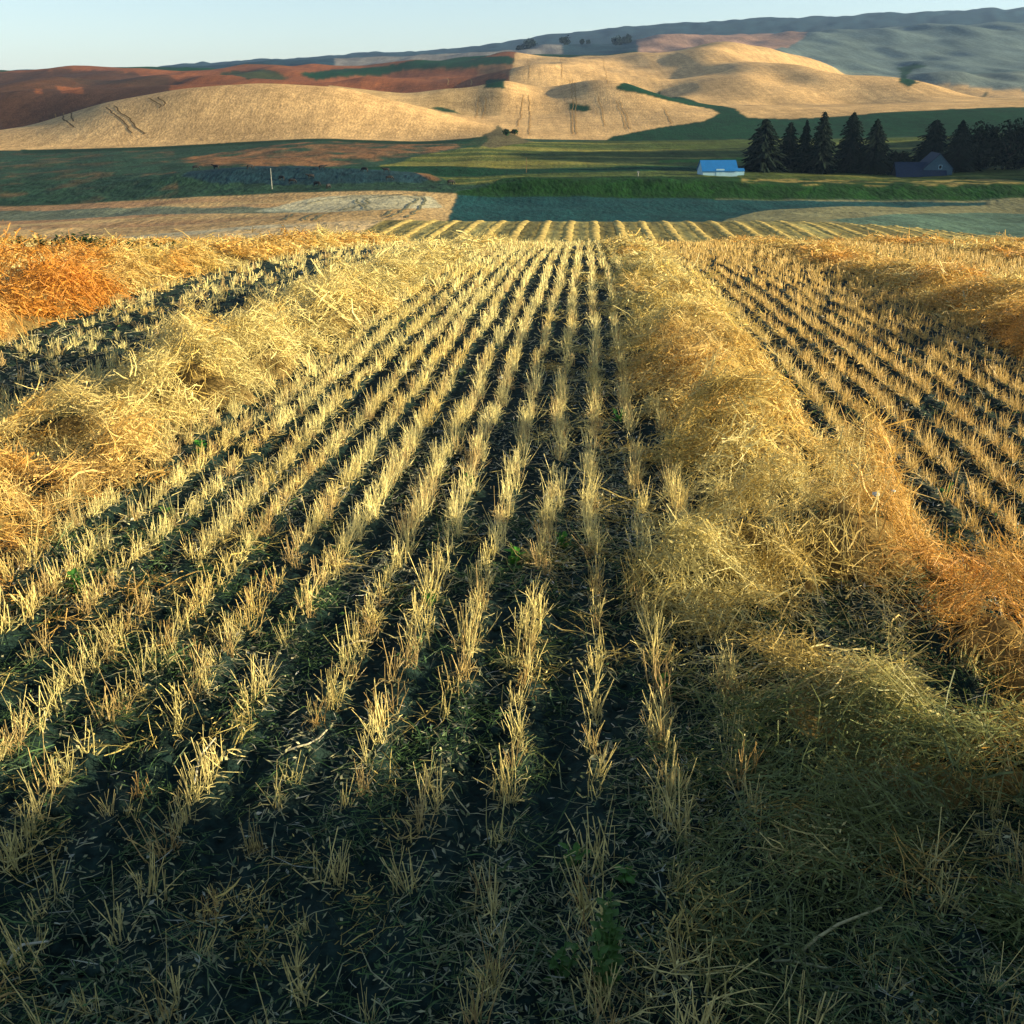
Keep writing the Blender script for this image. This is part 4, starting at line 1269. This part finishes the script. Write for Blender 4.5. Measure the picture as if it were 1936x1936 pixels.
def hpx(v_top, u, Y):
    """height of something standing on the land at that bearing and distance whose top is seen at v_top"""
    X, _ = spot(u, Y)
    return EYE + Y * float(t_of_v(v_top)) - float(land(X, Y))


TREES = [(1440, 222, 350, 62, 'leftmost spruce beside the blue-roofed barn'), (1487, 228, 356, 38, 'second spruce of the row, narrow with a thin top'), (1516, 224, 352, 36, 'third spruce of the row, slender and pressed between neighbours'),
         (1548, 208, 350, 46, 'fourth spruce of the row, among the tallest'), (1602, 208, 354, 56, 'fifth spruce of the row, tallest with a knobbly top'), (1647, 222, 350, 56, 'sixth spruce of the row, broad cone at the right end'),
         (1757, 223, 362, 58, 'spruce standing behind the house gable'), (1806, 223, 350, 56, 'dark spruce right of the house in front of the white annex')]
for i, (u, vt, Y, wp, lb) in enumerate(TREES):
    X, _ = spot(u, Y)
    h_ = hpx(vt, u, Y)
    spruce(X, Y, h_, wp / F * Y * 1.55, lb, 200 + i, 0.03)
for i, (u, vt, Y, wp, lb) in enumerate(((1692, 287, 356, 46, 'round dark bushy tree left of the house'), (1850, 246, 364, 100, 'big dark broadleaf tree at the right edge of the picture'), (1900, 236, 358, 90, 'dark broadleaf tree just beyond the right edge tree'),
                                        (1838, 272, 352, 44, 'lower dark tree behind the white annex'))):
    X, _ = spot(u, Y)
    broadleaf(X, Y, hpx(vt, u, Y), wp / F * Y * 1.1, lb, 300 + i, None, 'broadleaf_tree', 0.0, 4200, 0.6)
for i, (u, vt, Y) in enumerate(((958, 247, 535), (972, 247, 540))):
    X, _ = spot(u, Y)
    broadleaf(X, Y, 3.0, 3.6, ('left' if i == 0 else 'right') + ' one of two small green shrubs in the gully below the gold field', 330 + i, M_SHRUB, 'shrub', 0.0, 500, 0.35, 'shrub')
for i, (u, wp, hp) in enumerate(((985, 16, 7), (1001, 24, 13), (1068, 22, 12), (1100, 8, 8), (1112, 8, 5), (1168, 24, 12), (1186, 20, 12))):
    Y = 2380
    X = float(s_of(u, 75)) * Y
    broadleaf(X, Y, hp / F * Y * 1.1, wp / F * Y, ORD[i] + ' dark tree from the left on the far blue ridge', 340 + i, M_FOLIAGE, 'ridge_tree', 0.0, 700, 2.2, 'tree', 'trees on the far ridge')


def building(name, u, vbase_Y, rz, label):
    X, Y = spot(u, vbase_Y)
    r = empty(name, (X, Y, float(land(X, Y)) - 0.15), rz); tag(r, label, 'building')
    return r


def gable(root, L_, D_, hw, hr, wm, rm, over=0.35, wname='wall', x0=0.0, y0=0.0, z0=0.0, axis='x'):
    """walls and pitched roof; ridge along x (axis x) or along y"""
    w = MB()
    if axis == 'x':
        w.box(x0 - L_ / 2, x0 + L_ / 2, y0 - D_ / 2, y0 + D_ / 2, z0, z0 + hw)
        for sx in (-1, 1):
            x = x0 + sx * L_ / 2
            w.poly([(x, y0 - D_ / 2, z0 + hw), (x, y0 + D_ / 2, z0 + hw), (x, y0, z0 + hw + hr)])
        w.build(wname, wm, root)
        b = MB(); t = 0.14
        for sy in (-1, 1):
            e = y0 + sy * (D_ / 2 + over); ze = z0 + hw - hr * over / (D_ / 2)
            p = [(x0 - L_ / 2 - over, e, ze), (x0 + L_ / 2 + over, e, ze), (x0 + L_ / 2 + over, y0, z0 + hw + hr), (x0 - L_ / 2 - over, y0, z0 + hw + hr)]
            q = [(a, c, d + t) for a, c, d in p]
            n = len(b.v); b.v += p + q
            b.f += [tuple(n + i for i in g) for g in ((0, 3, 2, 1), (4, 5, 6, 7), (0, 1, 5, 4), (1, 2, 6, 5), (2, 3, 7, 6), (3, 0, 4, 7))]
        return b.build('roof', rm, root)
    w.box(x0 - D_ / 2, x0 + D_ / 2, y0 - L_ / 2, y0 + L_ / 2, z0, z0 + hw)
    for sy in (-1, 1):
        y = y0 + sy * L_ / 2
        w.poly([(x0 - D_ / 2, y, z0 + hw), (x0 + D_ / 2, y, z0 + hw), (x0, y, z0 + hw + hr)])
    w.build(wname, wm, root)
    b = MB(); t = 0.14
    for sx in (-1, 1):
        e = x0 + sx * (D_ / 2 + over); ze = z0 + hw - hr * over / (D_ / 2)
        p = [(e, y0 - L_ / 2 - over, ze), (e, y0 + L_ / 2 + over, ze), (x0, y0 + L_ / 2 + over, z0 + hw + hr), (x0, y0 - L_ / 2 - over, z0 + hw + hr)]
        q = [(a, c, d + t) for a, c, d in p]
        n = len(b.v); b.v += p + q
        b.f += [tuple(n + i for i in g) for g in ((0, 3, 2, 1), (4, 5, 6, 7), (0, 1, 5, 4), (1, 2, 6, 5), (2, 3, 7, 6), (3, 0, 4, 7))]
    return b.build('roof', rm, root)


BY = 334.0
br_ = building('barn', 1355, BY, math.radians(4), 'small white barn with a bright blue metal roof left of the spruces')
LB = 63 / F * BY
zb = EYE + BY * float(t_of_v(341)) - (float(land(*spot(1355, BY))) - 0.15)
gable(br_, LB, 7.0, max(1.6, zb + 1.55), 2.6, M_WHITE, M_ROOF, 0.25)
dr = MB(); dr.box(-1.2, 1.2, -3.56, -3.502, 0.1, 2.1); dr.build('door', M_WHITE, br_)
sr = building('shed', 1397, BY + 1, 0.06, 'tiny pale blue shed at the right end of the barn')
gable(sr, 2.2, 2.4, max(1.3, zb + 1.2), 0.6, M_WHITE, M_ROOF, 0.15)
hr_ = building('farmhouse', 1735, 341, math.radians(-4), 'dark farmhouse with slate blue roofs and pale gable among spruces')
k_ = 344 / F
zh = EYE + 344 * float(t_of_v(345)) - (float(land(*spot(1728, 344))) - 0.15)
gable(hr_, 84 * k_, 7.0, zh + 2.4, 3.6, M_DARKW, M_ROOF2, 0.4)
gable(hr_, 9.0, 50 * k_, zh + 4.6, 4.0, M_HWALL, M_ROOF2, 0.35, 'gable_wall', 30 * k_, 2.4, 0.0, 'y')
for x_, z_ in ((33 * k_, zh + 4.3),):
    wb = MB(); wb.box(x_ - .5, x_ + .5, -2.15, -2.105, z_, z_ + 1.2); fr = wb.build('window', M_WHITE, hr_)
    pb_ = MB(); pb_.box(x_ - .38, x_ + .38, -2.17, -2.152, z_ + .12, z_ + 1.08); pb_.build('pane', M_GLASS, fr)
for x_ in (-22 * k_, -8 * k_):
    wb = MB(); wb.box(x_ - .5, x_ + .5, -3.56, -3.502, zh + .7, zh + 1.8); fr = wb.build('window', M_HWALL, hr_)
    pb_ = MB(); pb_.box(x_ - .38, x_ + .38, -3.58, -3.562, zh + .82, zh + 1.68); pb_.build('pane', M_GLASS, fr)
ar = building('annex', 1824, 356, 0.0, 'small white outbuilding half hidden by the rightmost spruce')
za = EYE + 356 * float(t_of_v(343)) - (float(land(*spot(1824, 356))) - 0.15)
gable(ar, 6.0, 3.4, za + 3.0, 1.8, M_WHITE, M_ROOF2, 0.25, 'wall', 0, 0, 0, 'y')
sg_ = MB(); sg_.box(-4.6, -1.75, -3.0, -1.0, 0, za + 1.1); sg_.build('lean_to', M_WHITE, ar)


def pole(u, vb, vt, Y, rad, mat, label, arm=False, name='utility_pole', cat='pole'):
    X, _ = spot(u, Y)
    z0 = float(land(X, Y)); h_ = EYE + Y * float(t_of_v(vt)) - z0
    r = empty(name, (X, Y, z0)); tag(r, label, cat)
    b = MB(); b.tube([(0, 0, -.3), (0, 0, h_ * .6), (0, 0, h_)], [rad, rad * .9, rad * .75], 8); b.build('shaft', mat, r)
    if arm:
        b = MB(); b.box(-.7, .7, -.05, .05, h_ - .45, h_ - .3); b.build('crossarm', mat, r)
    return r


pole(513, 357, 318, 296, 0.11, M_POST, 'pale utility pole standing in the cattle pasture', False)
pole(995, 325, 298, 345, 0.06, M_BROWNPOST, 'thin brown pole in the green crop field', False)
mp_ = pole(1206, 338, 325, 316, 0.14, M_POST, 'short pale marker post on the crop field edge', False, 'marker_post', 'post')
b = MB(); b.box(-.3, .3, -.2, -.15, 1.05, 1.5); b.build('plate', M_POST, mp_)


def cow_mesh(i, graze):
    """one continuous skin over a skeleton"""
    V = [(0, 0, 1.05), (0.55, 0, 1.08), (-0.62, 0, 1.10), (-0.85, 0, 1.12), (0.86, 0, 1.12)]
    R = [.40, .38, .38, .26, .26]
    E = [(0, 1), (0, 2), (2, 3), (1, 4)]

    def chain(start, pts):
        last = start
        for (p, r) in pts:
            V.append(p); R.append(r); E.append((last, len(V) - 1)); last = len(V) - 1
    if graze: chain(4, [((1.10, 0, .80), .19), ((1.28, 0, .42), .15), ((1.40, 0, .14), .09)])
    else: chain(4, [((1.12, 0, 1.32), .19), ((1.38, 0, 1.40), .16), ((1.66, 0, 1.24), .09)])
    for sy in (-1, 1):
        chain(1, [((.62, sy * .20, .72), .15), ((.60, sy * .20, .38), .075), ((.60, sy * .20, .02), .065)])
        chain(2, [((-.70, sy * .20, .75), .18), ((-.82, sy * .20, .42), .085), ((-.74, sy * .20, .02), .065)])
    chain(3, [((-1.02, 0, .98), .05), ((-1.06, 0, .45), .03)])
    me = bpy.data.meshes.new('cow_skeleton'); me.from_pydata(V, E, [])
    o = bpy.data.objects.new('cow_skeleton', me); COL.objects.link(o)
    md = o.modifiers.new('skin', 'SKIN')
    for v, r in zip(me.skin_vertices[0].data, R): v.radius = (r * .8, r)
    me.skin_vertices[0].data[0].use_root = True
    sb = o.modifiers.new('sub', 'SUBSURF'); sb.levels = 1; sb.render_levels = 1
    dg = bpy.context.evaluated_depsgraph_get()
    out = bpy.data.meshes.new_from_object(o.evaluated_get(dg))
    bpy.data.objects.remove(o)
    out.name = f'cow_{i}'
    out.materials.clear(); out.materials.append(M_COW)
    return out


COWS = [cow_mesh(0, True), cow_mesh(1, False)]
CW = [(370, 321, 0, 'leftmost black cow on the crest of the dark knoll'), (409, 320, 1, 'black cow second from left on the knoll crest'), (473, 320, 0, 'black cow on the knoll crest just left of the pale pole'),
      (533, 341, 0, 'black cow nearest the pale pole on its right'), (552, 347, 0, 'black cow below and right of the one nearest the pole'), (588, 338, 1, 'black cow uphill in the middle of the knoll'),
      (599, 352, 0, 'black cow low on the knoll, left of the lowest one'), (621, 357, 0, 'lowest black cow at the edge of the tan field'), (609, 321, 1, 'black cow on the skyline of the knoll near its middle'),
      (690, 325, 0, 'black cow on the right half of the knoll crest'), (730, 326, 1, 'small black cow right end of the knoll crest'), (736, 341, 0, 'black cow on the right slope of the knoll'), (852, 349, 0, 'lone black cow right of the knoll by the bank')]
for i, (u, v, g, lb) in enumerate(CW):
    X, Y, Z = ground_at(u, v, 287.0)
    o = bpy.data.objects.new('cow', COWS[0 if g == 0 else 1])
    o.location = (X, Y, Z - 0.03); o.rotation_euler = (0, 0, [0.2, 3.0, 0.6, 2.6, 0.1, 3.5, 5.9, 1.2, 0.3, 2.9, 3.3, 0.2, 0.4][i]); o.scale = (0.92,) * 3
    tag(o, lb, 'cow', 'black cattle in the pasture'); COL.objects.link(o)

# ------------------------------------------------------------------ air
HAZE = 0.000045
if HAZE:
    b = MB(); b.box(-6500, 7500, -60, 7600, -140, 760)
    m, nt, N, L, Pn = new_mat('haze')
    N.remove(Pn)
    pv = N.new('ShaderNodeVolumePrincipled'); pv.inputs['Color'].default_value = (0.40, 0.62, 1.0, 1); pv.inputs['Density'].default_value = HAZE; pv.inputs['Anisotropy'].default_value = 0.2
    L.new(pv.outputs[0], N['Material Output'].inputs['Volume'])
    tag(b.build('haze', m), 'thin bluish evening haze over the hills', 'haze', kind='stuff')
